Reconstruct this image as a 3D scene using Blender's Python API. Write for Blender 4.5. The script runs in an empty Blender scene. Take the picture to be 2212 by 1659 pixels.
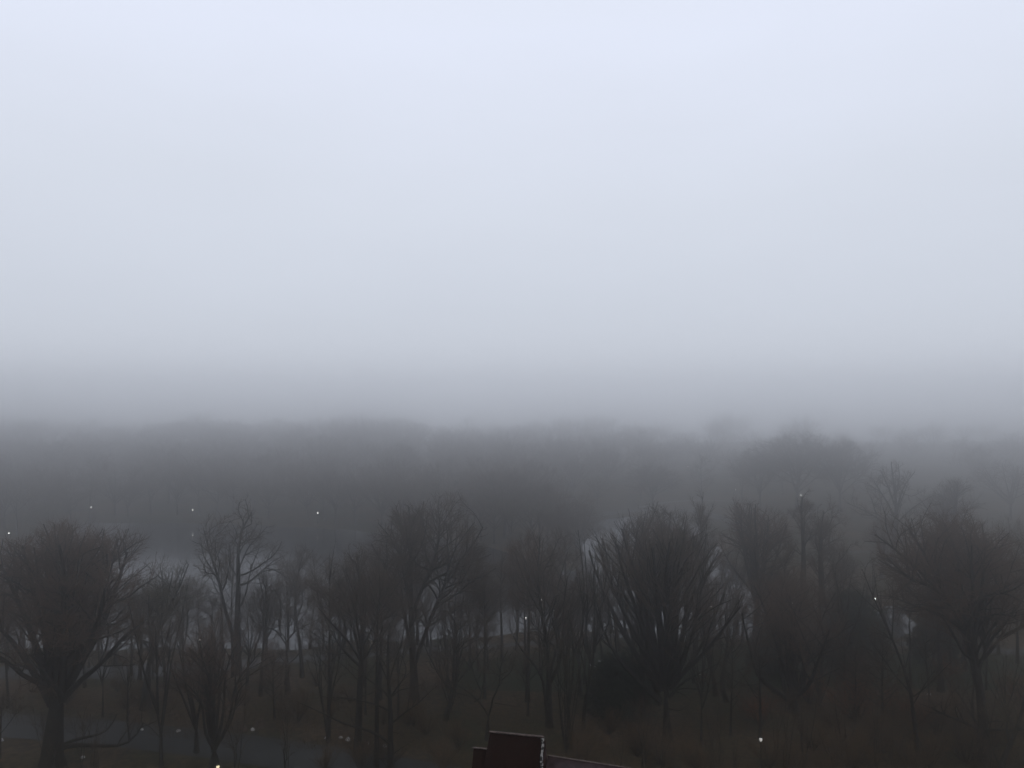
import bpy, math
import numpy as np
from mathutils import Vector

# ------------------------------------------------------------------ camera, sky, sun, exposure
S = bpy.context.scene
COL = S.collection
H = 40.0            # camera height over the lake, metres
F = 800.0           # focal length in pixels of a 1024 wide frame
HORIZON = 396.0     # horizon row in that frame
DISP = 2.16016      # survey coordinates used below run over a 2212 wide sheet

cam = bpy.data.objects.new('camera', bpy.data.cameras.new('camera'))
COL.objects.link(cam)
S.camera = cam
cam.location = (0, 0, H)
cam.rotation_euler = (math.pi / 2 + math.atan((HORIZON - 384) / F), 0, 0)
cam.data.sensor_width = 36
cam.data.lens = 36 * F / 1024
cam.data.clip_start = 0.3
cam.data.clip_end = 9000

w = bpy.data.worlds.new('World')
S.world = w
w.use_nodes = True
nt = w.node_tree
nt.nodes.clear()
N, L = nt.nodes.new, nt.links.new
out = N('ShaderNodeOutputWorld')
bg = N('ShaderNodeBackground')
L(bg.outputs[0], out.inputs[0])
tc = N('ShaderNodeTexCoord')
sx = N('ShaderNodeSeparateXYZ')
L(tc.outputs['Generated'], sx.inputs[0])
ramp = N('ShaderNodeValToRGB')
nz = N('ShaderNodeTexNoise')
nz.inputs['Scale'].default_value = 2.2
nz.inputs['Detail'].default_value = 3
mpn = N('ShaderNodeMapping')
mpn.inputs['Scale'].default_value = (1, 1, 3.0)
L(tc.outputs['Generated'], mpn.inputs[0])
L(mpn.outputs[0], nz.inputs['Vector'])
ad = N('ShaderNodeMath'); ad.operation = 'MULTIPLY_ADD'
L(nz.outputs[0], ad.inputs[0]); ad.inputs[1].default_value = 0.16
ad2 = N('ShaderNodeMath'); ad2.operation = 'SUBTRACT'
L(sx.outputs[2], ad2.inputs[0]); ad2.inputs[1].default_value = 0.08
L(ad2.outputs[0], ad.inputs[2])
L(ad.outputs[0], ramp.inputs[0])
def sky(v, b=1.0):
    return (v * .893, v * .948, v * 1.065 * b, 1)
el = ramp.color_ramp.elements
el[0].position = 0.0; el[0].color = sky(.69)
el[1].position = .42; el[1].color = sky(.865, 1.03)
e = el.new(.10); e.color = sky(.69)
e = el.new(.24); e.color = sky(.76)
e = el.new(.56); e.color = sky(.86)
e = el.new(.70); e.color = sky(.14)
az = N('ShaderNodeMapRange')
L(sx.outputs[1], az.inputs[0])
az.inputs[1].default_value = -.6
az.inputs[2].default_value = .6
az.inputs[3].default_value = .12
az.inputs[4].default_value = 1
nish = N('ShaderNodeTexSky')
nish.sky_type = 'NISHITA'
nish.sun_disc = False
nish.sun_elevation = math.radians(58)
nish.sun_rotation = math.radians(180)
add = N('ShaderNodeMixRGB'); add.blend_type = 'ADD'
add.inputs[0].default_value = .004          # the little blue that comes through the overcast
L(ramp.outputs[0], add.inputs[1])
L(nish.outputs[0], add.inputs[2])
L(add.outputs[0], bg.inputs[0])
L(az.outputs[0], bg.inputs[1])

sun = bpy.data.objects.new('sun', bpy.data.lights.new('sun', 'SUN'))
COL.objects.link(sun)
sun.data.energy = 0.68
sun.data.angle = math.radians(70)
sun.data.color = (1.0, .97, .93)
sun.rotation_euler = (math.radians(32), 0, 0)     # soft light added from behind the camera to bring out the twigs' brown

S.view_settings.view_transform = 'Standard'
S.view_settings.look = 'None'
S.view_settings.exposure = 0
S.view_settings.gamma = 1
S.cycles.volume_bounces = 5
S.cycles.max_bounces = 7
S.cycles.diffuse_bounces = 2
S.cycles.glossy_bounces = 3
S.cycles.use_denoising = True
S.cycles.use_adaptive_sampling = False

# ------------------------------------------------------------------ helpers
RNG = np.random.default_rng(11)

def G(x, y):
    d = H * F / (y / DISP - HORIZON)
    return (x / DISP - 512) / F * d, d

def at(x, y, d):
    return (x / DISP - 512) / F * d, H - (y / DISP - HORIZON) * d / F

def material(name, colour, rough=.85, noise=None, scale=3.0, spec=.3, bump=0, detail=6, lo=.4, hi=.6):
    m = bpy.data.materials.new(name)
    m.use_nodes = True
    t = m.node_tree
    b = t.nodes['Principled BSDF']
    b.inputs['Base Color'].default_value = (*colour, 1)
    b.inputs['Roughness'].default_value = rough
    b.inputs['Specular IOR Level'].default_value = spec
    if noise is not None:
        c = t.nodes.new('ShaderNodeTexCoord')
        n = t.nodes.new('ShaderNodeTexNoise')
        n.inputs['Scale'].default_value = scale
        n.inputs['Detail'].default_value = detail
        t.links.new(c.outputs['Object'], n.inputs['Vector'])
        r = t.nodes.new('ShaderNodeValToRGB')
        r.color_ramp.elements[0].position = lo
        r.color_ramp.elements[0].color = (*colour, 1)
        r.color_ramp.elements[1].position = hi
        r.color_ramp.elements[1].color = (*noise, 1)
        t.links.new(n.outputs[0], r.inputs[0])
        t.links.new(r.outputs[0], b.inputs['Base Color'])
        if bump:
            bp = t.nodes.new('ShaderNodeBump')
            bp.inputs['Strength'].default_value = bump
            t.links.new(n.outputs[0], bp.inputs['Height'])
            t.links.new(bp.outputs[0], b.inputs['Normal'])
    return m

def mesh(name, V, quads=None, tris=None, mat=None, smooth=False):
    me = bpy.data.meshes.new(name)
    V = np.asarray(V, dtype=np.float32).reshape(-1, 3)
    q = np.zeros((0, 4), int) if quads is None else np.asarray(quads, int).reshape(-1, 4)
    t = np.zeros((0, 3), int) if tris is None else np.asarray(tris, int).reshape(-1, 3)
    me.vertices.add(len(V))
    me.vertices.foreach_set('co', V.ravel())
    loops = np.concatenate([q.ravel(), t.ravel()]).astype(np.int32)
    me.loops.add(len(loops))
    me.loops.foreach_set('vertex_index', loops)
    nf = len(q) + len(t)
    me.polygons.add(nf)
    st = np.concatenate([np.arange(len(q)) * 4, len(q) * 4 + np.arange(len(t)) * 3]).astype(np.int32)
    me.polygons.foreach_set('loop_start', st)
    if smooth:
        me.polygons.foreach_set('use_smooth', np.ones(nf, bool))
    me.update(calc_edges=True)
    if mat:
        me.materials.append(mat)
    return me

def link(name, me, parent=None, loc=(0, 0, 0), rz=0):
    o = bpy.data.objects.new(name, me)
    COL.objects.link(o)
    o.location = loc
    o.rotation_euler = (0, 0, rz)
    if parent:
        o.parent = parent
    return o

def tag(o, label=None, cat=None, group=None, kind=None):
    if label: o['label'] = label
    if cat: o['category'] = cat
    if group: o['group'] = group
    if kind: o['kind'] = kind
    return o

def empty(name, loc, rz=0):
    return link(name, None, loc=loc, rz=rz)

class MB:
    """collects boxes, tubes and prisms into one mesh"""
    def __init__(s):
        s.V, s.Q, s.T, s.n = [], [], [], 0
    def add(s, V, Q=None, T=None):
        V = np.asarray(V, float).reshape(-1, 3)
        if Q is not None and len(Q): s.Q.append(np.asarray(Q, int).reshape(-1, 4) + s.n)
        if T is not None and len(T): s.T.append(np.asarray(T, int).reshape(-1, 3) + s.n)
        s.V.append(V); s.n += len(V)
    def box(s, x0, x1, y0, y1, z0, z1):
        V = [(x, y, z) for z in (z0, z1) for y in (y0, y1) for x in (x0, x1)]
        s.add(V, [(0, 2, 3, 1), (4, 5, 7, 6), (0, 1, 5, 4), (2, 6, 7, 3), (0, 4, 6, 2), (1, 3, 7, 5)])
    def lathe(s, prof, m=12, c=(0, 0, 0)):
        a = np.arange(m) * 2 * np.pi / m
        V = [(c[0] + r * math.cos(t), c[1] + r * math.sin(t), c[2] + z) for r, z in prof for t in a]
        Q = [(j * m + i, j * m + (i + 1) % m, (j + 1) * m + (i + 1) % m, (j + 1) * m + i)
             for j in range(len(prof) - 1) for i in range(m)]
        s.add(V, Q)
    def tube(s, P, R, m=6):
        V, Q = tubes(np.asarray(P, float)[None], np.asarray(R, float)[None], m)
        s.add(V, Q)
    def mesh(s, name, mat=None, smooth=False):
        return mesh(name, np.concatenate(s.V), np.concatenate(s.Q) if s.Q else None,
                    np.concatenate(s.T) if s.T else None, mat, smooth)

def unit(a):
    return a / (np.linalg.norm(a, axis=-1, keepdims=True) + 1e-9)

def tubes(P, R, m):
    n, k, _ = P.shape
    T = unit(np.gradient(P, axis=1))
    mean = unit(T.mean(axis=1, keepdims=True))
    ref = np.where(np.abs(mean[..., 2:3]) < .8, np.array([0, 0, 1.]), np.array([1., 0.2, 0]))
    U = unit(np.cross(T, np.broadcast_to(ref, T.shape)))
    W = np.cross(T, U)
    a = np.arange(m) * 2 * np.pi / m
    ring = (P[:, :, None] + R[:, :, None, None] * (np.cos(a)[:, None] * U[:, :, None] + np.sin(a)[:, None] * W[:, :, None]))
    idx = np.arange(n * k * m).reshape(n, k, m)
    nx = np.roll(idx, -1, axis=2)
    Q = np.stack([idx[:, :-1], nx[:, :-1], nx[:, 1:], idx[:, 1:]], axis=-1).reshape(-1, 4)
    return ring.reshape(-1, 3), Q

def cones(P, R):
    """the finest twigs: three-sided spikes"""
    n = len(P)
    D = unit(P[:, -1] - P[:, 0])
    ref = np.where(np.abs(D[:, 2:3]) < .8, np.array([0, 0, 1.]), np.array([1., 0.2, 0]))
    U = unit(np.cross(D, ref)); W = np.cross(D, U)
    V = np.zeros((n, 4, 3))
    for i in range(3):
        a = i * 2 * math.pi / 3
        V[:, i] = P[:, 0] + R[:, :1] * (math.cos(a) * U + math.sin(a) * W)
    V[:, 3] = P[:, -1]
    b = np.arange(n)[:, None] * 4
    T = np.stack([b + np.array([[0, 1, 3]]), b + np.array([[1, 2, 3]]), b + np.array([[2, 0, 3]])], axis=1).reshape(-1, 3)
    return V.reshape(-1, 3), T

def grow(rng, P, R, n, t0, lf, ang, up=0, wig=.15, k=4, env=None, trop=0., ratio=.6, absl=None, rmin=.006):
    Nn, K, _ = P.shape
    seg = np.linalg.norm(np.diff(P, axis=1), axis=2)
    Ln = seg.sum(1)
    cnt = np.maximum(1, np.round(n * (Ln / Ln.mean()) ** .8)).astype(int)
    idx = np.repeat(np.arange(Nn), cnt)
    M = len(idx)
    t = t0 + (1 - t0) * rng.random(M) ** .7
    s = np.clip(t, 0, .999) * (K - 1)
    i = s.astype(int); f = (s - i)[:, None]
    A, B = P[idx, i], P[idx, i + 1]
    p = A + (B - A) * f
    T = unit(B - A)
    rp = R[idx, i] * (1 - f[:, 0]) + R[idx, i + 1] * f[:, 0]
    q = rng.normal(size=(M, 3)); q -= (q * T).sum(1, keepdims=True) * T; q = unit(q)
    a = ang * (.65 + .7 * rng.random(M))[:, None]
    d = np.cos(a) * T + np.sin(a) * q
    d[:, 2] += up
    d = unit(d)
    ln = (absl if absl else lf * Ln[idx] * (1 - .32 * t)) * (.55 + .9 * rng.random(M))
    if env is not None:
        c, rad, ph = env
        def lob(v):
            u_ = unit(v)
            return 1 + .11 * np.sin(3.1 * u_[:, 0] * 2 + ph[0]) * np.cos(4.3 * u_[:, 2] + ph[1]) + .09 * np.sin(7.3 * u_[:, 0] + 5.1 * u_[:, 1] + ph[2]) + .07 * np.sin(9.1 * u_[:, 2] + 8 * u_[:, 0] + ph[3])
        v0 = (p - c) / rad; v1 = (p + d * ln[:, None] - c) / rad
        q0 = np.linalg.norm(v0, axis=1) / lob(v0)
        q1 = np.linalg.norm(v1, axis=1) / lob(v1)
        over = q1 > 1
        ln = np.where(over, ln * np.clip((1.04 - q0) / (q1 - q0 + 1e-6), .22, 1), ln)
    pts = [p]
    for j in range(k - 1):
        p = p + d * (ln / (k - 1))[:, None]
        pts.append(p)
        d = d + wig * rng.normal(size=d.shape)
        d[:, 2] += trop
        d = unit(d)
    r0 = np.maximum(np.minimum(rp * ratio, ln * .02 + .004), rmin)
    RR = r0[:, None] * np.linspace(1, .4, k)[None]
    return np.stack(pts, axis=1), RR

def resample(pts, k):
    p = np.asarray(pts, float)
    s = np.concatenate([[0], np.cumsum(np.linalg.norm(np.diff(p, axis=0), axis=1))])
    t = np.linspace(0, s[-1], k)
    q = np.stack([np.interp(t, s, p[:, c]) for c in range(p.shape[1])], axis=1)
    for _ in range(1):
        q[1:-1] = (q[:-2] + 2 * q[1:-1] + q[2:]) / 4
    return q

STYLE = {   # branch, branchlet and twig counts, angles, crookedness, ascent, where branches start
    'dome':   dict(n2=13, n3=9, n4=6, a2=.80, a3=.75, wig=.17, up=.03, l2=.44, l3=.50, tw=1.0, t2=.25),
    'vase':   dict(n2=13, n3=7, n4=6, a2=.42, a3=.5, wig=.11, up=.05, l2=.48, l3=.46, tw=1.1, t2=.36),
    'leader': dict(n2=11, n3=9, n4=6, a2=.75, a3=.7, wig=.16, up=.05, l2=.42, l3=.46, tw=.9, t2=.2),
    'open':   dict(n2=9, n3=9, n4=8, a2=.80, a3=.8, wig=.26, up=.06, l2=.38, l3=.46, tw=.85, t2=.2),
    'crooked': dict(n2=11, n3=9, n4=8, a2=.9, a3=.85, wig=.30, up=.08, l2=.42, l3=.45, tw=.7, t2=.2),
    'multi':  dict(n2=11, n3=8, n4=6, a2=.55, a3=.6, wig=.17, up=.12, l2=.38, l3=.42, tw=.8, t2=.3),
    'tuft':   dict(n2=11, n3=8, n4=7, a2=.65, a3=.65, wig=.16, up=.10, l2=.5, l3=.5, tw=.85, t2=.2),
}

def auto_limbs(rng, kind, h, cz, rad, r0):
    """a trunk and its limbs, in metres round the tree's foot"""
    sway = rng.normal(size=2) * h * .03
    tops = {'dome': .55, 'vase': .30, 'leader': .97, 'open': .8, 'crooked': .45, 'multi': .12, 'tuft': .9}[kind]
    zt = h * tops
    tr = [(sway[0] * math.sin(t * 3) * t, sway[1] * math.sin(t * 2.4) * t, zt * t) for t in np.linspace(0, 1, 9)]
    trunk = np.array(tr)
    def on(t):
        return np.array([np.interp(t, np.linspace(0, 1, 9), trunk[:, c]) for c in range(3)])
    nl = {'dome': 13, 'vase': 19, 'leader': 22, 'open': 8, 'crooked': 7, 'multi': 7, 'tuft': 16}[kind]
    out_ = []
    zb = cz - rad[2]
    for i in range(nl):
        az_ = i * 2.399 + rng.random() * .8
        if kind in ('leader', 'tuft'):
            f = (i + rng.random()) / nl
            z0 = zb * .95 + (h * .93 - zb * .95) * f
            s = on(min(.99, z0 / zt))
            reach = math.sqrt(max(.05, 1 - ((s[2] + h * .08 - cz) / rad[2]) ** 2)) if s[2] + h * .08 < cz + rad[2] else .25
            reach *= .85 + .2 * rng.random()
            e_ = np.array([math.cos(az_) * rad[0] * reach, math.sin(az_) * rad[1] * reach, s[2] + h * (.10 + .12 * rng.random())])
            c_ = (s + e_) / 2 + np.array([0, 0, -h * .02])
        else:
            u = rng.random()
            pol = {'dome': .15 + 1.35 * u, 'vase': .05 + 1.15 * u ** .8, 'open': .1 + 1.2 * u, 'crooked': .2 + 1.3 * u, 'multi': .05 + 1.1 * u}[kind]
            e_ = np.array([math.cos(az_) * math.sin(pol) * rad[0], math.sin(az_) * math.sin(pol) * rad[1],
                           cz + math.cos(pol) * rad[2]]) * (.90 + .1 * rng.random())
            lo_ = {'dome': .42, 'vase': .72, 'open': .4, 'crooked': .6, 'multi': .05}[kind]
            s = on(lo_ + (1 - lo_) * rng.random() * .98)
            c_ = s * .5 + e_ * .5
            c_[:2] += (e_[:2] - s[:2]) * .12
            if kind == 'vase':
                c_[2] += h * .02; c_[:2] -= (e_[:2] - s[:2]) * .10
        q = [(1 - t) ** 2 * s + 2 * t * (1 - t) * c_ + t * t * e_ for t in np.linspace(0, 1, 9)]
        q = np.array(q)
        ll = np.linalg.norm(e_ - s)
        nzz = rng.normal(size=(9, 3)) * ll * STYLE[kind]['wig'] * .13
        nzz[0] = 0
        nzz = np.cumsum(nzz, axis=0) * .6
        q += nzz
        out_.append(q)
    return trunk, out_

def make_tree(rng, kind, h, cz, rad, r0, trunk, limbs, limb_r=None, dens=1.0, low=False, fixed_r=False):
    """returns (vertices, quads) of the wood and (vertices, quads, tris) of the crown"""
    st = STYLE[kind]
    trunk = np.asarray(trunk, float)
    kt = len(trunk)
    r = r0 * (1 - .86 * np.linspace(0, 1, kt) ** 1.05)
    r[0] *= 1.35
    MBt, MBc = MB(), MB()
    tp = trunk.copy()
    tp[0, 2] -= .6
    V, Q = tubes(tp[None], r[None], 8 if not low else 5)
    MBt.add(V, Q)
    Lb = np.stack([resample(l, 9) for l in limbs])
    ll = np.linalg.norm(np.diff(Lb, axis=1), axis=2).sum(1)
    lr = np.clip(ll * .018 * (r0 / .45) ** .5, .05, r0 * .62) if limb_r is None else np.asarray(limb_r)
    LR = lr[:, None] * np.linspace(1, .22, 9)[None]
    V, Q = tubes(Lb, LR, 6 if not low else 4)
    MBt.add(V, Q)
    c = np.array([trunk[-1][0] * 0, 0, cz]); env = (c, np.array(rad) * 1.04, rng.random(4) * 6.283)
    PP = Lb; RR = LR
    tops_high = trunk[-1][2] > .62 * h
    if tops_high:
        tt = resample(trunk[kt // 2:], 9)
        PP = np.concatenate([PP, tt[None]]); RR = np.concatenate([RR, np.linspace(r0 * .5, r0 * .2, 9)[None]])
    P2, R2 = grow(rng, PP, RR, st['n2'] * dens ** .3, st['t2'], st['l2'], st['a2'], st['up'] * .6, st['wig'], 6, env, .05, .62)
    V, Q = tubes(P2, R2, 4 if not low else 3); (MBc if low else MBt).add(V, Q)
    P3, R3 = grow(rng, P2, R2, st['n3'] * dens ** .5, .12, st['l3'], st['a3'], st['up'], st['wig'] * 1.2, 4, env, .06, .6)
    V, Q = tubes(P3, R3, 3); MBc.add(V, Q)
    P4, R4 = grow(rng, P3, R3, st['n4'] * dens ** .5, .1, 0, .55, st['up'] * 1.2, .2, 2, None, 0, .7, absl=st['tw'], rmin=.0075)
    V, T = cones(P4, R4); MBc.add(V, None, T)
    return MBt, MBc

# ------------------------------------------------------------------ materials
M = {}
M['bark'] = material('bark', (.016, .014, .013), .9, (.032, .029, .026), 1.5, .2, .4)
M['bark_grey'] = material('bark_grey', (.03, .03, .028), .9, (.055, .053, .05), 1.2, .2, .3)
M['bark_pale'] = material('bark_pale', (.30, .30, .27), .9, (.16, .15, .13), 1.0, .2, .2)
M['twig'] = material('twig', (.105, .084, .068), .9, (.14, .105, .082), .4, .15)
M['twig_red'] = material('twig_red', (.175, .118, .088), .9, (.13, .092, .070), .35, .15)
M['twig_olive'] = material('twig_olive', (.155, .13, .082), .9, (.11, .092, .066), .35, .15)
M['needle'] = material('needle', (.018, .040, .028), .8, (.032, .055, .038), .8, .2)
M['russet'] = material('russet', (.26, .115, .062), .9, (.14, .075, .050), .6, .15)
M['straw'] = material('straw', (.17, .12, .075), .9, (.09, .066, .046), .5, .15)

# ------------------------------------------------------------------ lake outline, terrain
LAKE = [G(*p) for p in [(-900, 1402), (-300, 1402), (0, 1400), (200, 1396), (420, 1402), (600, 1398), (700, 1392), (760, 1384),
        (860, 1380), (960, 1378), (1060, 1372), (1160, 1362), (1300, 1358), (1420, 1366), (1560, 1368), (1700, 1376),
        (1800, 1380), (1900, 1388), (1960, 1378), (1968, 1340), (1930, 1308), (1860, 1322), (1770, 1345), (1660, 1335), (1600, 1260), (1565, 1220), (1545, 1180),
        (1510, 1140), (1460, 1118), (1380, 1113), (1300, 1122), (1258, 1137), (1235, 1160), (1262, 1200),
        (1240, 1236), (1190, 1222), (1120, 1200), (1050, 1180), (950, 1162), (820, 1150), (687, 1139), (540, 1132),
        (418, 1130), (300, 1128), (190, 1128), (100, 1150), (10, 1182), (-200, 1190), (-500, 1195), (-1500, 1200)]]
LAKE += [(-420, 60 * 0 + 200), (-420, 128)]
LP = np.array(LAKE)

def inside(x, y, poly):
    n = len(poly); r = np.zeros(x.shape, bool); j = n - 1
    for i in range(n):
        xi, yi = poly[i]; xj, yj = poly[j]
        c = ((yi > y) != (yj > y)) & (x < (xj - xi) * (y - yi) / (yj - yi + 1e-12) + xi)
        r ^= c; j = i
    return r

def dist(x, y, poly):
    d = np.full(x.shape, 1e9); n = len(poly)
    for i in range(n):
        a = poly[i]; b = poly[(i + 1) % n]
        ab = b - a
        t = np.clip(((x - a[0]) * ab[0] + (y - a[1]) * ab[1]) / (ab @ ab + 1e-9), 0, 1)
        d = np.minimum(d, np.hypot(x - a[0] - t * ab[0], y - a[1] - t * ab[1]))
    return d

def height(x, y):
    x = np.asarray(x, float); y = np.asarray(y, float)
    s = dist(x, y, LP) * np.where(inside(x, y, LP), -1, 1)
    s = s + 1.3 * np.sin(x * .31 + y * .17) * np.sin(y * .23 - x * .11)
    bank = np.where(s > 0, .75 * (1 - np.exp(-np.maximum(s, 0) / 2.2)), -1.1 * (1 - np.exp(np.minimum(s, 0) / 3)))
    roll = .35 * np.sin(x * .045 + 1) * np.sin(y * .06) * np.clip(s / 15, 0, 1)
    far = np.clip((y - 280) / 260, 0, 1) ** 1.3 * 5 * np.clip(s / 30, 0, 1)
    return bank + roll + far

def hz(x, y):
    return float(height(np.array([x]), np.array([y]))[0])

def axis(marks):
    r = []
    for a, b, s in marks:
        r += list(np.arange(a, b, s))
    return np.array(r + [marks[-1][1]])

gx = axis([(-1400, -700, 350), (-700, -320, 20), (-320, 320, 2.0), (320, 700, 20), (700, 1400, 350)])
gy = axis([(-600, 60, 60), (60, 300, 1.6), (300, 600, 8)])
X, Y = np.meshgrid(gx, gy)
Z = height(X, Y)
ny, nx_ = X.shape
idx = np.arange(nx_ * ny).reshape(ny, nx_)
Q = np.stack([idx[:-1, :-1], idx[:-1, 1:], idx[1:, 1:], idx[1:, :-1]], -1).reshape(-1, 4)

def ground_mat():
    m = bpy.data.materials.new('leaf_litter'); m.use_nodes = True
    t = m.node_tree; b = t.nodes['Principled BSDF']
    b.inputs['Roughness'].default_value = .92
    b.inputs['Specular IOR Level'].default_value = .15
    c = t.nodes.new('ShaderNodeTexCoord')
    n1 = t.nodes.new('ShaderNodeTexNoise'); n1.inputs['Scale'].default_value = .06; n1.inputs['Detail'].default_value = 8; n1.inputs['Roughness'].default_value = .7
    n2 = t.nodes.new('ShaderNodeTexNoise'); n2.inputs['Scale'].default_value = 1.6; n2.inputs['Detail'].default_value = 9
    for n in (n1, n2): t.links.new(c.outputs['Object'], n.inputs['Vector'])
    r1 = t.nodes.new('ShaderNodeValToRGB')
    for i, (p, col) in enumerate([(.40, (.034, .040, .020)), (.5, (.066, .056, .034)), (.6, (.105, .078, .054))]):
        e_ = r1.color_ramp.elements[i] if i < 2 else r1.color_ramp.elements.new(p)
        e_.position = p; e_.color = (*col, 1)
    r2 = t.nodes.new('ShaderNodeValToRGB')
    r2.color_ramp.elements[0].position = .35; r2.color_ramp.elements[0].color = (.3, .3, .3, 1)
    r2.color_ramp.elements[1].position = .65; r2.color_ramp.elements[1].color = (1.8, 1.7, 1.6, 1)
    mx = t.nodes.new('ShaderNodeMixRGB'); mx.blend_type = 'MULTIPLY'; mx.inputs[0].default_value = 1
    t.links.new(n1.outputs[0], r1.inputs[0]); t.links.new(n2.outputs[0], r2.inputs[0])
    t.links.new(r1.outputs[0], mx.inputs[1]); t.links.new(r2.outputs[0], mx.inputs[2])
    t.links.new(mx.outputs[0], b.inputs['Base Color'])
    bp = t.nodes.new('ShaderNodeBump'); bp.inputs['Strength'].default_value = .6
    t.links.new(n2.outputs[0], bp.inputs['Height']); t.links.new(bp.outputs[0], b.inputs['Normal'])
    return m

o = link('ground', mesh('ground', np.stack([X, Y, Z], -1), Q, None, ground_mat(), True))
tag(o, kind='structure')

m = bpy.data.materials.new('lake_water'); m.use_nodes = True
t = m.node_tree; b = t.nodes['Principled BSDF']
b.inputs['Base Color'].default_value = (.012, .014, .016, 1)
b.inputs['Roughness'].default_value = .07
b.inputs['IOR'].default_value = 1.33
b.inputs['Specular IOR Level'].default_value = .5
c = t.nodes.new('ShaderNodeTexCoord')
n = t.nodes.new('ShaderNodeTexNoise'); n.inputs['Scale'].default_value = .9; n.inputs['Detail'].default_value = 5
mp = t.nodes.new('ShaderNodeMapping'); mp.inputs['Scale'].default_value = (.5, 1.3, 1)
t.links.new(c.outputs['Object'], mp.inputs[0]); t.links.new(mp.outputs[0], n.inputs['Vector'])
bp = t.nodes.new('ShaderNodeBump'); bp.inputs['Strength'].default_value = .05; bp.inputs['Distance'].default_value = .3
t.links.new(n.outputs[0], bp.inputs['Height']); t.links.new(bp.outputs[0], b.inputs['Normal'])
o = link('water', mesh('water', [(-700, 60, 0), (700, 60, 0), (700, 420, 0), (-700, 420, 0)], [(0, 1, 2, 3)], None, m))
tag(o, kind='structure')

def ribbon(name, pts, widths, mat, lift=.05, kind='structure'):
    """a strip laid on the terrain along ground points"""
    p = np.array(pts, float)
    s = np.concatenate([[0], np.cumsum(np.linalg.norm(np.diff(p, axis=0), axis=1))])
    n = int(s[-1] / 1.5) + 2
    t_ = np.linspace(0, s[-1], n)
    cx = np.interp(t_, s, p[:, 0]); cy = np.interp(t_, s, p[:, 1])
    for _ in range(14):
        cx[1:-1] = (cx[:-2] + 2 * cx[1:-1] + cx[2:]) / 4; cy[1:-1] = (cy[:-2] + 2 * cy[1:-1] + cy[2:]) / 4
    wd = np.interp(t_, s, widths)
    tx, ty = np.gradient(cx), np.gradient(cy)
    l_ = np.hypot(tx, ty); nx, ny_ = -ty / l_, tx / l_
    k = 7
    off = np.linspace(-.5, .5, k)
    PX = cx[:, None] + nx[:, None] * wd[:, None] * off; PY = cy[:, None] + ny_[:, None] * wd[:, None] * off
    PZ = np.maximum(height(PX, PY), .25) + lift
    ix = np.arange(n * k).reshape(n, k)
    q = np.stack([ix[:-1, :-1], ix[1:, :-1], ix[1:, 1:], ix[:-1, 1:]], -1).reshape(-1, 4)
    V = np.stack([PX, PY, PZ], -1)
    o = link(name, mesh(name, V, q, None, mat, True))
    if kind: tag(o, kind=kind)
    return V

M['asphalt'] = material('wet_asphalt', (.028, .027, .026), .60, (.070, .073, .076), .35, .4, .1, 8)
M['asphalt_dark'] = material('damp_asphalt', (.028, .031, .033), .6, (.050, .056, .060), .22, .35, .1, 8)
M['kerb'] = material('kerb_stone', (.10, .10, .10), .5, (.16, .16, .16), 2, .5)
M['grass'] = material('winter_grass', (.022, .036, .016), .9, (.036, .044, .022), .25, .15, .2, 9)
M['snow'] = material('old_snow', (.9, .9, .92), .5, (.75, .76, .78), 3, .3)

def G2(l): return [G(*p) for p in l]
ribbon('path', G2([(-260, 1560), (0, 1578), (200, 1592), (420, 1614), (620, 1640), (820, 1668), (1000, 1700)]), [6.5] * 7, M['asphalt_dark'])
ribbon('path', G2([(-500, 1462), (-100, 1460), (150, 1460), (320, 1455), (480, 1447), (620, 1434), (740, 1424), (860, 1418), (1000, 1408), (1150, 1400)]),
       [5, 5, 5.6, 6.6, 5.0, 3.4, 2.6, 2.4, 2.2, 2], M['asphalt'])
ribbon('path', G2([(1150, 1400), (1300, 1384), (1420, 1378), (1560, 1381), (1700, 1384), (1830, 1388), (2000, 1400), (2300, 1420), (2600, 1440)]),
       [2.6] * 2 + [3.0] * 7, M['asphalt'])
c_arc = [(1215, 1133), (1260, 1121), (1330, 1110), (1400, 1106), (1480, 1105), (1540, 1118), (1600, 1140), (1670, 1160)]
ribbon('path', G2(c_arc), [3.6] * 8, M['asphalt'])
arc = np.array(G2(c_arc))
for s_ in (-2.0, 2.0):
    tg = np.gradient(arc, axis=0); tg /= np.linalg.norm(tg, axis=1)[:, None]
    pp = arc + np.stack([-tg[:, 1], tg[:, 0]], 1) * s_
    o_ = ribbon('kerb', pp.tolist(), [.55] * 8, M['kerb'], .16)
ribbon('path', G2([(1380, 1100), (1440, 1090), (1520, 1086), (1620, 1092)]), [2.5] * 4, M['kerb'])
ribbon('path', G2([(1790, 1203), (1850, 1199), (1900, 1197), (1990, 1196), (2200, 1200)]), [2.6] * 5, M['asphalt'])
ribbon('path', G2([(1830, 1231), (1900, 1229), (2000, 1226), (2200, 1228)]), [2.2] * 4, M['asphalt'])
# lawns
ribbon('lawn', G2([(980, 1470), (1150, 1462), (1350, 1452), (1550, 1446), (1750, 1448), (2000, 1456), (2300, 1470)]),
       [10, 15, 18, 18, 16, 15, 13], M['grass'], .03)
ribbon('lawn', G2([(1960, 1212), (2060, 1213), (2300, 1215)]), [9, 14, 16], M['grass'], .02)

# ------------------------------------------------------------------ individual bare trees
COUNT = [0]
def put_tree(name, base, MBt, MBc, bark, twig, label, cat='tree', group=None, rz=0):
    z = hz(*base)
    r = empty(name, (base[0], base[1], z), rz)
    link('trunk', MBt.mesh('trunk', M[bark], True), r)
    link('crown', MBc.mesh('crown', M[twig]), r)
    tag(r, label, cat, group)
    COUNT[0] += 1
    return r

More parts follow.
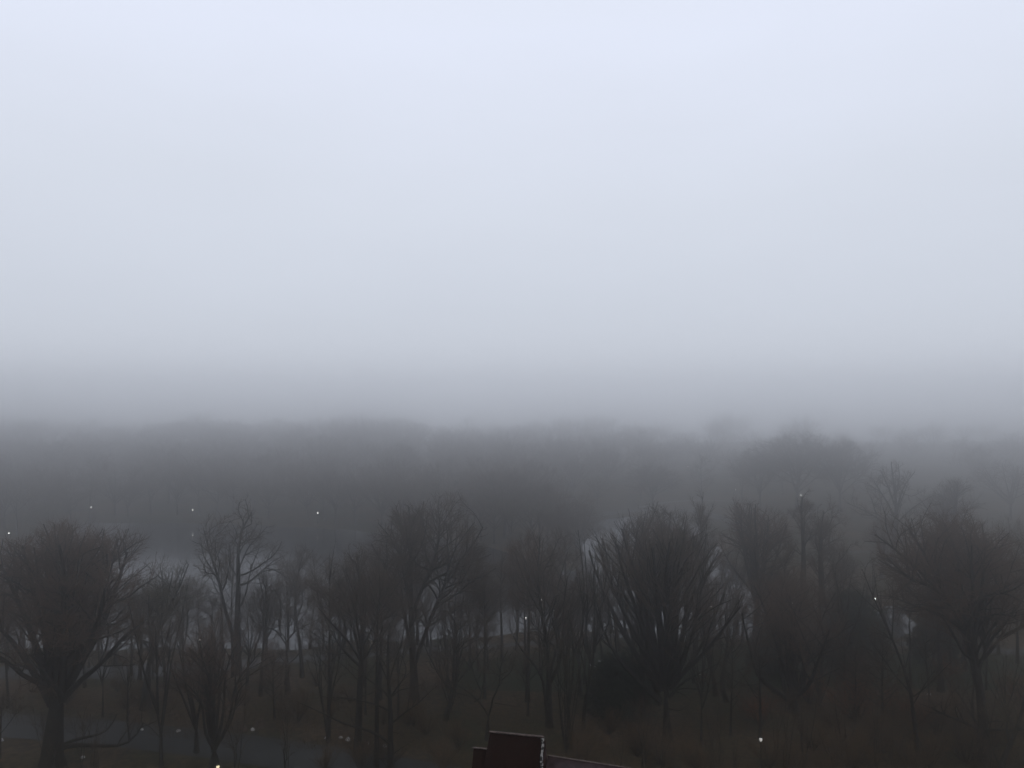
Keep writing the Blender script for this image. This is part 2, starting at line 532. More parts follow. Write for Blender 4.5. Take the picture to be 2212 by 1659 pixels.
def tree(kind, x, y, top, xl, xr, label, bot=None, w_=None, bark='bark', twig='twig', limbs=None, dens=1.0,
         seed=None, name='bare_tree', group=None, spread=.0, partners=True, yaw=1.0):
    """x, y the foot; top, xl, xr the crown's extent; limbs traced as polylines on the survey sheet"""
    rng = np.random.default_rng(seed if seed is not None else int(abs(x * 7 + y)))
    bx, d = G(x, y)
    s = d / F / DISP
    h = (y - top) * s
    cx = ((xl + xr) / 2 - x) * s
    rx = (xr - xl) / 2 * s
    bot = bot if bot else top + (y - top) * .72
    cz = (y - (top + bot) / 2) * s
    rz_ = (bot - top) / 2 * s
    r0 = (w_ * s / 2) if w_ else h * .018
    rad = (rx, rx * yaw, rz_)
    if limbs:
        tr = np.array([((px - x) * s, 0, (y - py) * s) for px, py in limbs[0]])
        tr = resample(tr, 9)
        tr[:, 1] = np.cumsum(rng.normal(size=9) * .10)
        ls = []
        for l in limbs[1:]:
            q = np.array([((px - x) * s, 0, (y - py) * s) for px, py in l])
            i0 = np.argmin(np.abs(tr[:, 2] - q[0][2]))
            run = np.concatenate([[0], np.cumsum(np.linalg.norm(np.diff(q, axis=0), axis=1))])
            sl = rng.uniform(-.55, .55)
            q[:, 1] = tr[i0, 1] + sl * run * np.linspace(.4, 1, len(run))
            ls.append(q)
            if partners:
                for _ in range(2 if rng.random() < spread else 1):
                    a = rng.uniform(.9, 2.2) * rng.choice([-1, 1])
                    p = q.copy()
                    c0 = p[0].copy(); v = p - c0
                    v[:, 1] = 0
                    vx = v[:, 0].copy()
                    v[:, 0] = vx * math.cos(a); v[:, 1] = vx * math.sin(a) + sl * .5 * run
                    p = c0 + v * rng.uniform(.75, .98)
                    ls.append(p)
    else:
        tr, ls = auto_limbs(rng, kind, h, cz, rad, r0)
        # lean the crown towards its surveyed middle
        for a_ in [tr] + ls:
            a_[:, 0] += cx * (np.clip(a_[:, 2] / h, 0, 1) ** 1.2)
    st_c = (cx, 0, cz)
    MBt, MBc = make_tree(rng, kind, h, cz, rad, r0, tr, ls, dens=dens * .64)
    return put_tree(name, (bx, d), MBt, MBc, bark, twig, label, group=group)

# make_tree clips against an ellipsoid round x = 0; give it the crown's true middle
_grow = grow
ENVX = [0.0]
def grow(rng, P, R, n, t0, lf, ang, up=0, wig=.15, k=4, env=None, *a, **kw):
    if env is not None:
        env = (env[0] + np.array([ENVX[0], 0, 0]), env[1], env[2])
    return _grow(rng, P, R, n, t0, lf, ang, up, wig, k, env, *a, **kw)
_tree = tree
def tree(kind, x, y, top, xl, xr, label, **kw):
    ENVX[0] = ((xl + xr) / 2 - x) * (G(x, y)[1] / F / DISP)
    return _tree(kind, x, y, top, xl, xr, label, **kw)

def cropped(ox, oy, sc):
    """polylines measured on an enlarged crop of the survey"""
    return lambda *ls: [[((ox + a * sc) * .8848, (oy + b * sc) * .8848) for a, b in l] for l in ls]
A = cropped(0, 1200, .40698)      # left
B = cropped(600, 1200, .40698)    # middle left
Cc = cropped(1200, 1200, .40698)  # middle right
D = cropped(1800, 1200, .40698)   # right
E1 = cropped(450, 1220, .18079)
E3 = cropped(800, 1220, .22901)
E6 = cropped(1700, 1200, .21697)
E7 = cropped(700, 1500, .22604)
E8 = cropped(300, 1500, .22604)

# --- left
tree('dome', 118, 1672, 1165, -45, 318, 'huge bare tree with thick trunk and wide domed crown at the far left edge', w_=52, bot=1510,
     twig='twig_red', dens=1.5, seed=3, spread=.9, limbs=A(
     [(330, 1720), (335, 1560), (350, 1400), (370, 1300), (350, 1180), (345, 1000)],
     [(330, 1330), (270, 1150), (200, 950), (130, 780), (60, 690)],
     [(340, 1300), (290, 1080), (230, 800), (190, 620), (150, 450)],
     [(350, 1200), (330, 950), (280, 700), (270, 500), (260, 350)],
     [(360, 1150), (370, 900), (420, 650), (450, 450), (430, 340)],
     [(390, 1280), (470, 1050), (520, 800), (560, 600), (600, 380)],
     [(400, 1290), (520, 1160), (640, 1080), (760, 920), (900, 820)],
     [(400, 1250), (540, 1050), (640, 850), (740, 700), (800, 560)],
     [(390, 1300), (480, 1100), (600, 900), (680, 620), (720, 440)],
     [(360, 1200), (400, 950), (480, 750), (520, 550), (540, 320)],
     [(345, 1600), (430, 1565), (560, 1585), (700, 1615), (760, 1600), (800, 1500)]))
tree('dome', -95, 1640, 1235, -230, 62, 'bare reddish tree cut off by the left edge of the picture', w_=22, twig='twig_red', bot=1540, dens=1.3)
tree('open', 6, 1655, 1500, -50, 78, 'small low tree with crooked twigs in the bottom left corner', w_=7, bot=1640, twig='twig')
tree('crooked', 318, 1542, 1225, 262, 455, 'bare olive tree with stubby broken trunk left of the tall open tree', w_=22, bark='bark_grey', twig='twig_olive', bot=1420, dens=1.2)
tree('multi', 352, 1668, 1335, 285, 400, 'slender tree with two thin black stems rising over the bottom left path', w_=9, bot=1580, limbs=A(
     [(985, 1690), (975, 1500), (960, 1380), (920, 1240)],
     [(975, 1500), (985, 1300), (975, 1100), (985, 900), (970, 700)],
     [(960, 1380), (900, 1180), (870, 1000), (860, 850), (850, 700)],
     [(970, 1520), (900, 1460), (830, 1440)],
     [(975, 1100), (930, 950), (900, 880)],
     [(985, 1000), (1040, 860), (1080, 760)]), dens=.8)
tree('multi', 466, 1668, 1335, 372, 575, 'fan shaped many stemmed tree at the lower left with dark forked stems', w_=24, bot=1600, twig='twig_red', dens=1.1, limbs=E8(
     [(1010, 1690), (1010, 1580), (1015, 1500)],
     [(1010, 1540), (960, 1380), (900, 1120), (870, 960), (830, 800), (730, 640), (620, 520)],
     [(1010, 1540), (1000, 1300), (880, 1050), (840, 860), (800, 560), (810, 300)],
     [(1015, 1500), (1040, 1250), (1040, 950), (1020, 700), (960, 400)],
     [(1020, 1500), (1100, 1280), (1140, 1000), (1130, 800), (1180, 560), (1250, 400)],
     [(1025, 1500), (1180, 1260), (1210, 1000), (1230, 800), (1400, 600), (1500, 480)],
     [(1010, 1500), (990, 1200), (960, 900), (910, 600), (900, 320)],
     [(1080, 1420), (1240, 1150), (1290, 860), (1430, 720)]))
tree('multi', 428, 1640, 1370, 372, 470, 'thick forked trunk just left of the fan shaped tree', w_=16, bot=1540, dens=.7, limbs=E8(
     [(810, 1640), (815, 1400), (825, 1200)],
     [(820, 1230), (780, 1000), (740, 860), (740, 500), (735, 280)],
     [(825, 1200), (860, 1050), (900, 860), (1000, 640), (1060, 420)],
     [(815, 1300), (700, 1000), (600, 740), (530, 460)]))
tree('open', 512, 1532, 1100, 418, 625, 'tall open tree with few crooked limbs standing against the fog over the lake', w_=17, bot=1420, bark='bark', dens=.75,
     partners=False, limbs=E1(
     [(735, 2350), (735, 1900), (740, 1650), (745, 1100), (728, 900), (728, 520), (800, 370), (905, 270)],
     [(720, 2000), (620, 1700), (540, 1400), (500, 1100), (420, 900), (350, 650), (320, 470)],
     [(515, 1260), (440, 1120), (350, 980), (240, 850), (195, 600)],
     [(780, 1500), (850, 1340), (850, 1220), (900, 950), (960, 780)],
     [(765, 1230), (870, 1205), (1050, 1050), (1250, 870), (1420, 790)],
     [(740, 1150), (680, 1050), (590, 980), (602, 850), (560, 740)],
     [(750, 1000), (820, 800), (860, 700), (930, 640), (1050, 480)],
     [(740, 730), (820, 640), (900, 550), (960, 400)],
     [(1100, 1000), (1250, 1020), (1400, 1090), (1480, 1110)],
     [(770, 1100), (900, 1060), (1050, 950), (1180, 860), (1230, 700)],
     [(430, 900), (470, 780), (480, 600)], [(820, 820), (950, 770), (1040, 720), (1150, 660)],
     [(730, 560), (680, 420), (640, 330)], [(600, 860), (640, 700), (690, 600)]))
tree('open', 566, 1512, 1215, 535, 612, 'thin straight tree between the tall open tree and the small crooked tree', w_=9, bot=1420, dens=.7)
tree('crooked', 623, 1508, 1228, 540, 708, 'small crooked tree with forking black limbs before the pale water', w_=15, bot=1430, dens=.9, limbs=E8(
     [(1795, 960), (1790, 700), (1785, 560), (1775, 400), (1770, 350)],
     [(1770, 370), (1700, 240), (1640, 170), (1540, 150), (1480, 60)],
     [(1720, 280), (1690, 120), (1740, -20), (1720, -160), (1660, -260)],
     [(1775, 350), (1850, 240), (1960, 190), (2080, 150), (2160, 60)],
     [(1860, 230), (1880, 80), (1960, -80), (1900, -240)],
     [(1770, 570), (1680, 560), (1560, 590), (1480, 620)],
     [(1800, 580), (1900, 500), (1960, 380), (1965, 220)],
     [(1780, 450), (1700, 480), (1540, 520)],
     [(1640, 170), (1560, 20), (1560, -120)], [(1800, 300), (1790, 100), (1820, -100), (1850, -260)]))
tree('tuft', 655, 1470, 1198, 610, 700, 'narrow upright tree rising behind the small crooked tree', w_=9, bot=1400, dens=.8)
tree('leader', 712, 1612, 1235, 655, 775, 'slim dark tree with dense side twigs left of the central cluster', w_=9, bot=1500, dens=.8)
tree('leader', 776, 1641, 1196, 690, 845, 'thick straight trunk at lower left of centre with long level limb to the left', w_=17, bot=1520, dens=1.2, limbs=E7(
     [(775, 1570), (790, 1200), (790, 900), (810, 600), (830, 300), (820, 0), (790, -350), (760, -560)],
     [(770, 970), (620, 960), (420, 985), (300, 970)],
     [(800, 560), (700, 330), (610, 230), (520, 60), (440, -100)],
     [(790, 430), (700, 150), (600, -80), (480, -200)],
     [(810, 400), (720, 100), (640, -150), (560, -330)],
     [(830, 250), (900, 50), (950, -200), (930, -420)],
     [(800, 620), (620, 480), (500, 350), (380, 180), (260, 0)],
     [(830, 400), (960, 150), (1040, -60), (1080, -250)],
     [(800, 0), (700, -250), (640, -450)], [(790, 780), (650, 640), (500, 540)],
     [(810, 100), (860, -150), (860, -400)]))
tree('leader', 815, 1668, 1248, 772, 880, 'straight slim trunk standing between two darker trunks at lower left of centre', w_=11, bot=1420, dens=.8)
tree('open', 846, 1680, 1390, 745, 1005, 'black forked tree nearest the camera left of the brick roof', w_=15, bot=1660, dens=.7, partners=False, limbs=E7(
     [(1130, 1760), (1130, 1500), (1135, 1200), (1125, 950), (1100, 700), (1090, 400), (1110, 150)],
     [(1120, 950), (1040, 850), (900, 790), (780, 700), (640, 640)],
     [(1120, 1090), (1000, 1000), (850, 950), (700, 880), (560, 870)],
     [(1150, 1210), (1300, 1080), (1420, 1000), (1550, 860), (1660, 760)],
     [(1140, 930), (1200, 820), (1300, 690), (1330, 560), (1300, 420)],
     [(1160, 920), (1220, 850), (1400, 820), (1540, 740)],
     [(1160, 1540), (1260, 1470), (1390, 1400)],
     [(1120, 1420), (1000, 1310), (880, 1270), (700, 1230), (580, 1190), (450, 1100), (180, 975)],
     [(1110, 800), (1160, 600), (1240, 380), (1260, 200)],
     [(1100, 760), (1000, 520), (960, 300)],
     [(1130, 1300), (1220, 1305), (1300, 1335)], [(1120, 1590), (960, 1580), (860, 1560)]))
tree('leader', 892, 1542, 1103, 800, 1048, 'tallest tree left of centre with straight trunk and fan of long limbs reaching right', w_=18, bot=1440, dens=1.35,
     seed=41, spread=.5, limbs=E3(
     [(935, 2150), (930, 1900), (905, 1659), (895, 1200), (885, 900), (888, 700), (880, 400), (872, 130)],
     [(930, 1800), (1040, 1480), (1170, 1150), (1230, 1000), (1260, 870), (1380, 780), (1560, 560), (1650, 380)],
     [(915, 1250), (1010, 1000), (1100, 800), (1160, 620), (1190, 400), (1190, 220)],
     [(1010, 1000), (1120, 900), (1300, 830), (1500, 760), (1740, 680)],
     [(1165, 620), (1300, 520), (1420, 430), (1480, 320)],
     [(1100, 820), (1250, 750), (1420, 715), (1600, 560)],
     [(1190, 1150), (1300, 1090), (1480, 1020), (1720, 900)],
     [(1250, 1000), (1400, 920), (1620, 870), (1700, 810)],
     [(1080, 1400), (1200, 1330), (1330, 1270), (1600, 1160)],
     [(860, 730), (740, 580), (690, 420), (590, 270)],
     [(870, 900), (800, 700), (760, 600), (640, 400)],
     [(870, 740), (740, 710), (640, 680), (470, 615)],
     [(860, 860), (740, 800), (600, 770), (440, 765)],
     [(900, 740), (1000, 560), (1060, 400), (1080, 240)],
     [(900, 820), (990, 710), (1110, 690)], [(885, 620), (840, 420), (790, 200)],
     [(890, 640), (960, 480), (1010, 300)], [(890, 1000), (700, 960), (520, 880)],
     [(880, 500), (900, 330), (940, 180)], [(885, 1100), (760, 900), (560, 700), (450, 540)]))
tree('tuft', 822, 1520, 1215, 775, 880, 'mid sized tree behind the black forked tree left of centre', w_=9, bot=1400)
tree('crooked', 962, 1564, 1290, 895, 1060, 'leaning tree forking into a Y left of the brick roof', w_=14, bot=1500, limbs=E7(
     [(1715, 1190), (1750, 1050), (1800, 890), (1820, 820)],
     [(1810, 860), (1860, 700), (1830, 500), (1830, 300), (1800, 100), (1820, -150)],
     [(1800, 890), (1650, 720), (1560, 500), (1500, 400), (1480, 200)],
     [(1850, 780), (1960, 640), (2030, 540), (2100, 400), (2180, 300)],
     [(1840, 640), (1900, 420), (1960, 200), (1940, 0)],
     [(1830, 900), (1960, 910), (2080, 960), (2130, 950)],
     [(1640, 700), (1600, 550), (1660, 350)], [(1840, 420), (1740, 250), (1700, 50)]), dens=.8)
tree('crooked', 1056, 1606, 1330, 990, 1150, 'small gnarled tree with kinked limbs right above the brick roof', w_=11, bot=1560, dens=.7, partners=False,
     limbs=cropped(1050, 1675, .27125)(
     [(520, 460), (520, 380), (530, 300)],
     [(525, 320), (480, 230), (400, 180), (330, 120), (230, 100), (120, 60)],
     [(400, 190), (490, 150), (470, 80), (410, 0), (380, -150), (330, -300)],
     [(530, 310), (575, 200), (540, 130), (600, 90), (640, 0), (620, -150), (700, -320)],
     [(580, 200), (700, 210), (780, 225), (830, 190)],
     [(470, 80), (500, -60), (480, -240), (520, -400)], [(640, 0), (740, -100), (760, -260)],
     [(390, -100), (300, -200), (260, -330)], [(230, 100), (150, 20), (60, -60)]))
tree('leader', 1047, 1518, 1255, 1000, 1092, 'slender pale grey tree between the leaning tree and the conical tree', w_=7, bot=1430, bark='bark_grey', dens=.8)
# --- middle
tree('tuft', 1139, 1524, 1172, 1085, 1196, 'tall slim tree with reddish brush of twigs near its top at centre', w_=10, bot=1350, twig='twig_red', dens=1.3)
tree('leader', 1186, 1576, 1163, 1120, 1252, 'twin trunked tree with long limb slanting left at centre', w_=15, bot=1470, dens=1.0, limbs=Cc(
     [(345, 1440), (340, 1250), (345, 1100), (340, 950), (320, 820), (285, 720), (275, 500), (290, 300)],
     [(335, 1400), (315, 1200), (310, 1100), (240, 1020), (160, 920), (110, 800)],
     [(350, 1120), (380, 960), (400, 880), (340, 740), (380, 600)],
     [(350, 1160), (400, 1080), (430, 900), (420, 700), (440, 500)],
     [(320, 820), (380, 700), (420, 550), (470, 430)], [(300, 760), (230, 640), (180, 520), (140, 400)],
     [(280, 560), (350, 430), (400, 300)], [(285, 700), (200, 700), (120, 600)], [(345, 1000), (280, 850), (220, 740)]))
tree('multi', 1230, 1600, 1300, 1168, 1290, 'thin black wavy tree rising just right of the twin trunks', w_=10, bot=1520, dens=.8, limbs=Cc(
     [(468, 1500), (460, 1300), (450, 1200)],
     [(450, 1200), (440, 1050), (400, 850), (370, 760), (350, 600)],
     [(465, 1300), (490, 1150), (497, 950), (480, 750), (520, 600)],
     [(450, 1240), (400, 1170), (390, 1050), (420, 900)], [(495, 1000), (560, 850), (560, 650)],
     [(440, 1050), (480, 900), (450, 700)]))
tree('multi', 1258, 1606, 1240, 1205, 1345, 'slim dark tree with a limb pointing right beside the vase shaped tree', w_=11, bot=1520, dens=.8, limbs=Cc(
     [(545, 1520), (550, 1300), (575, 1180), (600, 1050), (615, 950)],
     [(560, 1290), (640, 1230), (720, 1215)],
     [(600, 1050), (560, 950), (520, 880), (570, 750), (560, 500), (540, 300)],
     [(612, 980), (640, 800), (600, 600), (620, 400)], [(615, 950), (700, 800), (680, 620)],
     [(575, 1200), (540, 1000), (500, 900), (460, 780)]))
tree('crooked', 1252, 1512, 1270, 1190, 1310, 'crooked grey tree at the edge of the lawn left of the white ring', w_=12, bot=1430, bark='bark_grey', dens=.8)
tree('vase', 1438, 1603, 1138, 1262, 1594, 'large vase shaped tree with dozens of straight limbs fanning out right of centre', w_=26, bot=1425, dens=.95,
     seed=8, spread=.1, limbs=Cc(
     [(1050, 1520), (1040, 1380), (1030, 1250), (1030, 1180)],
     [(1000, 1260), (900, 1150), (800, 1080), (720, 960), (650, 820), (600, 640)],
     [(1010, 1200), (900, 1060), (800, 900), (720, 740), (640, 560), (610, 430)],
     [(1015, 1180), (930, 1000), (860, 900), (780, 720), (700, 560), (660, 400)],
     [(1020, 1170), (960, 1030), (910, 880), (830, 650), (750, 450), (720, 300)],
     [(1022, 1160), (985, 980), (930, 800), (880, 600), (820, 400), (790, 260)],
     [(1025, 1150), (1010, 950), (980, 750), (930, 500), (890, 280)],
     [(1030, 1150), (1020, 900), (1010, 700), (980, 450), (970, 240)],
     [(1035, 1150), (1060, 950), (1060, 750), (1050, 480), (1060, 230)],
     [(1040, 1150), (1090, 960), (1100, 700), (1110, 450), (1140, 240)],
     [(1045, 1160), (1120, 980), (1160, 760), (1190, 520), (1220, 300)],
     [(1050, 1170), (1150, 1000), (1220, 820), (1270, 600), (1290, 380)],
     [(1055, 1180), (1150, 1060), (1250, 940), (1310, 800), (1390, 620)],
     [(1060, 1190), (1180, 1060), (1280, 920), (1370, 760), (1420, 660)],
     [(1050, 1240), (1120, 1160), (1220, 1110), (1380, 1040)],
     [(1070, 1230), (1100, 1180), (1180, 1170), (1260, 1180)],
     [(1040, 1300), (1120, 1330), (1190, 1310)],
     [(1000, 1280), (930, 1190), (850, 1120), (760, 1060), (690, 900)]))
tree('tuft', 1387, 1568, 1130, 1310, 1450, 'straight unbranched trunk standing left against the vase shaped tree', w_=13, bot=1290, dens=.5)
tree('dome', 1404, 1522, 1104, 1345, 1500, 'tall trunk behind the vase shaped tree with domed crown above it', w_=15, bot=1230, dens=.8)
tree('tuft', 1502, 1440, 1105, 1465, 1555, 'upright thin tree rising behind right side of the vase shaped tree', w_=8, bot=1330)
tree('crooked', 1546, 1512, 1300, 1490, 1585, 'bent tree on the lawn edge right of the vase shaped tree, left of a pair', w_=11, bot=1430, dens=.8, limbs=Cc(
     [(1340, 1260), (1330, 1120), (1290, 1020), (1270, 900), (1265, 780), (1290, 600)],
     [(1280, 960), (1220, 800), (1240, 640)], [(1270, 860), (1340, 740), (1330, 560)], [(1330, 1120), (1380, 1000), (1360, 860)]))
tree('crooked', 1568, 1524, 1280, 1530, 1640, 'bent tree on the lawn edge right of the vase shaped tree, right of a pair', w_=12, bot=1430, dens=.8, limbs=Cc(
     [(1410, 1290), (1360, 1190), (1385, 1110), (1410, 1000), (1420, 850), (1410, 700)],
     [(1400, 1060), (1480, 900), (1500, 700)], [(1415, 950), (1350, 780), (1370, 600)], [(1420, 850), (1460, 700), (1440, 560)]))
# --- right
tree('dome', 1628, 1412, 1100, 1540, 1712, 'round topped dense tree in light fog right of the vase shaped tree', w_=18, bot=1330, twig='twig_red', dens=1.3)
tree('dome', 1590, 1372, 1190, 1520, 1650, 'low bushy tree under the round topped tree on the lake shore', w_=9, dens=1.0)
tree('open', 1733, 1420, 1092, 1690, 1790, 'tall thin crowned tree in fog with slightly bent trunk', w_=14, bot=1300, dens=1.0, limbs=E6(
     [(1190, 1250), (1190, 1000), (1195, 800), (1195, 600), (1170, 400), (1165, 240), (1180, 120)],
     [(1195, 720), (1220, 600), (1300, 540), (1350, 400)], [(1190, 600), (1215, 500), (1225, 380), (1260, 240)],
     [(1190, 900), (1270, 860), (1340, 820), (1400, 740)], [(1180, 500), (1110, 380), (1020, 260)],
     [(1190, 780), (1090, 700), (1010, 600), (960, 620)], [(1170, 380), (1230, 280), (1280, 180)], [(1165, 300), (1120, 200), (1100, 120)]))
tree('open', 1775, 1428, 1105, 1740, 1860, 'tree with wavy paired stems and a right reaching level limb in fog', w_=14, bot=1330, dens=1.1, limbs=E6(
     [(1410, 1300), (1405, 1100), (1390, 920), (1390, 740), (1410, 560), (1405, 440), (1440, 280)],
     [(1420, 1060), (1430, 850), (1440, 740), (1480, 690), (1600, 675), (1720, 650)],
     [(1430, 1080), (1480, 960), (1530, 850), (1590, 780), (1640, 600)],
     [(1395, 800), (1350, 700), (1300, 560), (1310, 400)], [(1410, 560), (1500, 470), (1560, 350), (1540, 240)],
     [(1400, 640), (1460, 560), (1480, 400)], [(1390, 900), (1340, 830), (1220, 900)], [(1500, 500), (1600, 430), (1700, 420)]))
tree('tuft', 1813, 1400, 1205, 1785, 1850, 'small thin trunked tree right of the wavy stemmed tree in fog', w_=7, bot=1330, dens=.8)
tree('dome', 1712, 1545, 1255, 1585, 1805, 'broad tree with thick short trunk and low limb sweeping left, right of the lawn pair', w_=24, bot=1450, twig='twig_red', dens=1.25,
     spread=.6, limbs=D(
     [(325, 1345), (325, 1270), (315, 1200), (290, 1100)],
     [(290, 1270), (220, 1210), (130, 1160), (75, 1070), (30, 930), (-20, 800), (-60, 680)],
     [(140, 1170), (60, 1190), (0, 1170), (-80, 1130)],
     [(345, 1260), (390, 1180), (400, 1080), (350, 1030), (440, 940), (530, 820), (600, 760)],
     [(310, 1200), (255, 1020), (215, 850), (180, 740), (130, 620)],
     [(315, 1150), (290, 950), (300, 800), (260, 620)], [(330, 1180), (330, 950), (330, 760), (350, 600)],
     [(360, 1050), (400, 860), (430, 720), (470, 600)], [(370, 1040), (460, 880), (520, 700), (560, 620)],
     [(110, 1130), (110, 1070), (160, 1040), (210, 1055)], [(255, 1000), (230, 820), (170, 720)]))
tree('open', 1926, 1232, 1008, 1838, 1998, 'faint spreading oak standing clear in the fog on the far right', w_=11, bot=1170, dens=1.0, bark='bark_grey',
     limbs=cropped(1250, 950, .5651)(
     [(1640, 740), (1645, 680), (1660, 600), (1660, 480), (1645, 400), (1640, 335)],
     [(1650, 640), (1600, 590), (1550, 555), (1470, 520)], [(1655, 580), (1610, 500), (1560, 440), (1530, 400)],
     [(1660, 540), (1620, 430), (1590, 370)], [(1662, 540), (1700, 440), (1760, 380)], [(1660, 600), (1720, 530), (1790, 470)],
     [(1660, 480), (1690, 400), (1700, 350)], [(1655, 600), (1560, 560), (1510, 470)]))
tree('dome', 2050, 1244, 1046, 1985, 2118, 'pale rounded tree half lost in fog right of the faint oak', w_=9, dens=1.1, bark='bark_grey')
tree('dome', 2118, 1650, 1124, 1890, 2215, 'largest domed tree at the right with a double trunk', w_=28, bot=1425, twig='twig_red', dens=1.5, seed=5,
     spread=.95, limbs=D(
     [(1450, 1700), (1450, 1500), (1450, 1350), (1430, 1200), (1405, 1080), (1395, 950)],
     [(1465, 1420), (1465, 1250), (1455, 1120), (1465, 980), (1430, 820), (1450, 600), (1440, 380)],
     [(1395, 960), (1330, 780), (1250, 700), (1120, 660), (1040, 680)],
     [(1400, 980), (1335, 760), (1335, 600), (1250, 450), (1200, 300)],
     [(1400, 960), (1300, 750), (1150, 560), (1050, 450), (900, 330)],
     [(1470, 980), (1540, 850), (1600, 780), (1680, 600)], [(1395, 900), (1360, 700), (1380, 450), (1340, 260)],
     [(1440, 900), (1500, 700), (1560, 480), (1600, 280)], [(1460, 900), (1540, 700), (1640, 450)],
     [(1400, 940), (1240, 640), (1160, 430), (1090, 280)], [(1330, 780), (1180, 620), (980, 540), (850, 420)],
     [(1440, 1460), (1300, 1390), (1150, 1320), (1060, 1260)],
     [(1470, 1410), (1540, 1400), (1640, 1410)], [(1330, 850), (1180, 760), (1000, 700), (860, 640)]))
tree('dome', 2235, 1560, 1160, 2160, 2380, 'tree on the right edge of the picture behind the double trunked tree', w_=18, bot=1480, twig='twig_olive', dens=1.1)
tree('open', 1981, 1668, 1265, 1860, 2060, 'thin forked tree leaning left, left of the double trunked tree', w_=10, bot=1560, dens=.7, limbs=D(
     [(1075, 1700), (1055, 1450), (1045, 1260), (1000, 1100), (920, 920), (850, 760), (760, 590), (740, 500)],
     [(1050, 1260), (930, 1130), (810, 960), (760, 900)], [(920, 920), (860, 700), (860, 560)],
     [(1000, 1090), (1040, 940), (1030, 820)], [(850, 760), (780, 700), (700, 600)], [(1050, 1300), (1110, 1150), (1160, 1040)],
     [(800, 680), (820, 560), (800, 470)]))
tree('tuft', 2027, 1502, 1280, 1985, 2072, 'thick stub trunk with sparse crown just left of the double trunk', w_=14, bot=1400, dens=.8)
tree('open', 2130, 1720, 1440, 2110, 2290, 'pale slanting branch in the bottom right corner of the picture', w_=13, bot=1640, bark='bark_grey', twig='twig_olive', dens=.8, limbs=D(
     [(1540, 1780), (1580, 1600), (1650, 1440), (1700, 1270), (1730, 1150)],
     [(1560, 1700), (1640, 1560), (1720, 1450)], [(1640, 1460), (1720, 1380), (1780, 1260)], [(1600, 1560), (1590, 1450), (1620, 1330)]))
# --- shore and middle distance
mid = [('dome', 1118, 1345, 1180, 1060, 1175, 'bushy shore tree in the mist behind the reddish slim tree'),
       ('leader', 1222, 1352, 1145, 1175, 1262, 'shore tree in the mist left of the bright inlet'),
       ('dome', 1050, 1405, 1262, 992, 1100, 'low rounded tree at the water behind the leaning tree'),
       ('dome', 925, 1405, 1245, 850, 985, 'rounded shore tree behind the tallest tree left of centre'),
       ('tuft', 745, 1405, 1238, 705, 790, 'spindly shore tree beside the bright gap in the trees'),
       ('dome', 215, 1405, 1275, 150, 290, 'shore tree hidden behind the huge domed tree'),
       ('dome', 395, 1410, 1255, 330, 455, 'pale twiggy shore tree left of the tall open tree'),
       ('dome', 45, 1420, 1290, -30, 110, 'shore tree at the left edge below the reddish crown'),
       ('leader', 1318, 1372, 1180, 1275, 1360, 'shore tree at the left rim of the vase shaped tree'),
       ('tuft', 1668, 1392, 1230, 1630, 1715, 'thin shore tree below the round topped tree'),
       ('dome', 1900, 1258, 1130, 1868, 1950, 'small misty tree below the faint oak'),
       ('dome', 2170, 1300, 1130, 2110, 2260, 'misty tree behind the largest domed tree on the right'),
       ('dome', 2075, 1440, 1235, 2010, 2150, 'rounded tree under the largest domed crown at the lake end')]
for k_, x, y, tp, a, b_, lab in mid:
    tree(k_, x, y, tp, a, b_, lab, dens=.9, w_=8, twig='twig_olive' if (x // 10) % 2 else 'twig')

fr = np.random.default_rng(60)
fill = []
for i in range(900):
    x = fr.uniform(20, 1320) if fr.random() < .62 else fr.uniform(1330, 2200); y = fr.uniform(1398, 1500)
    if abs(x - 1438) < 45 or (1885 < x < 1960): continue
    if any(abs(x - a) < 17 for a, b in fill): continue
    fill.append((x, y))
    if len(fill) >= 66: break
for i, (x, y) in enumerate(fill):
    hw = fr.uniform(32, 64); tp = fr.uniform(1205, 1300)
    tree(['leader', 'open', 'tuft', 'dome', 'crooked'][i % 5], x, y, tp, x - hw, x + hw * fr.uniform(.8, 1.2),
         'slim bare tree in the mixed screen along the near shore', dens=.42, w_=fr.uniform(5, 9), bot=tp + (y - tp) * fr.uniform(.6, .8),
         twig=['twig', 'twig_olive', 'twig', 'twig_red'][i % 4], seed=900 + i, group='slim bare trees along the near shore')

near = []
for i in range(300):
    x = fr.uniform(20, 2190); y = fr.uniform(1520, 1640)
    if abs(x - 1438) < 60 or abs(x - 118) < 60 or abs(x - 1290) < 60 or 1000 < x < 1130 or (x < 700 and y > 1575): continue
    if any(abs(x - a) < 52 for a, b in near): continue
    near.append((x, y))
for i, (x, y) in enumerate(near[:26]):
    hw = fr.uniform(34, 62); tp = fr.uniform(1300, 1420)
    tree(['multi', 'crooked', 'open', 'leader'][i % 4], x, y, tp, x - hw, x + hw,
         'dark slender understorey tree among the nearest trees', dens=.42, w_=fr.uniform(4, 8), bot=tp + (y - tp) * .75,
         twig=['twig', 'twig_red', 'twig_olive'][i % 3], seed=1300 + i, group='dark slender trees among the nearest trees')

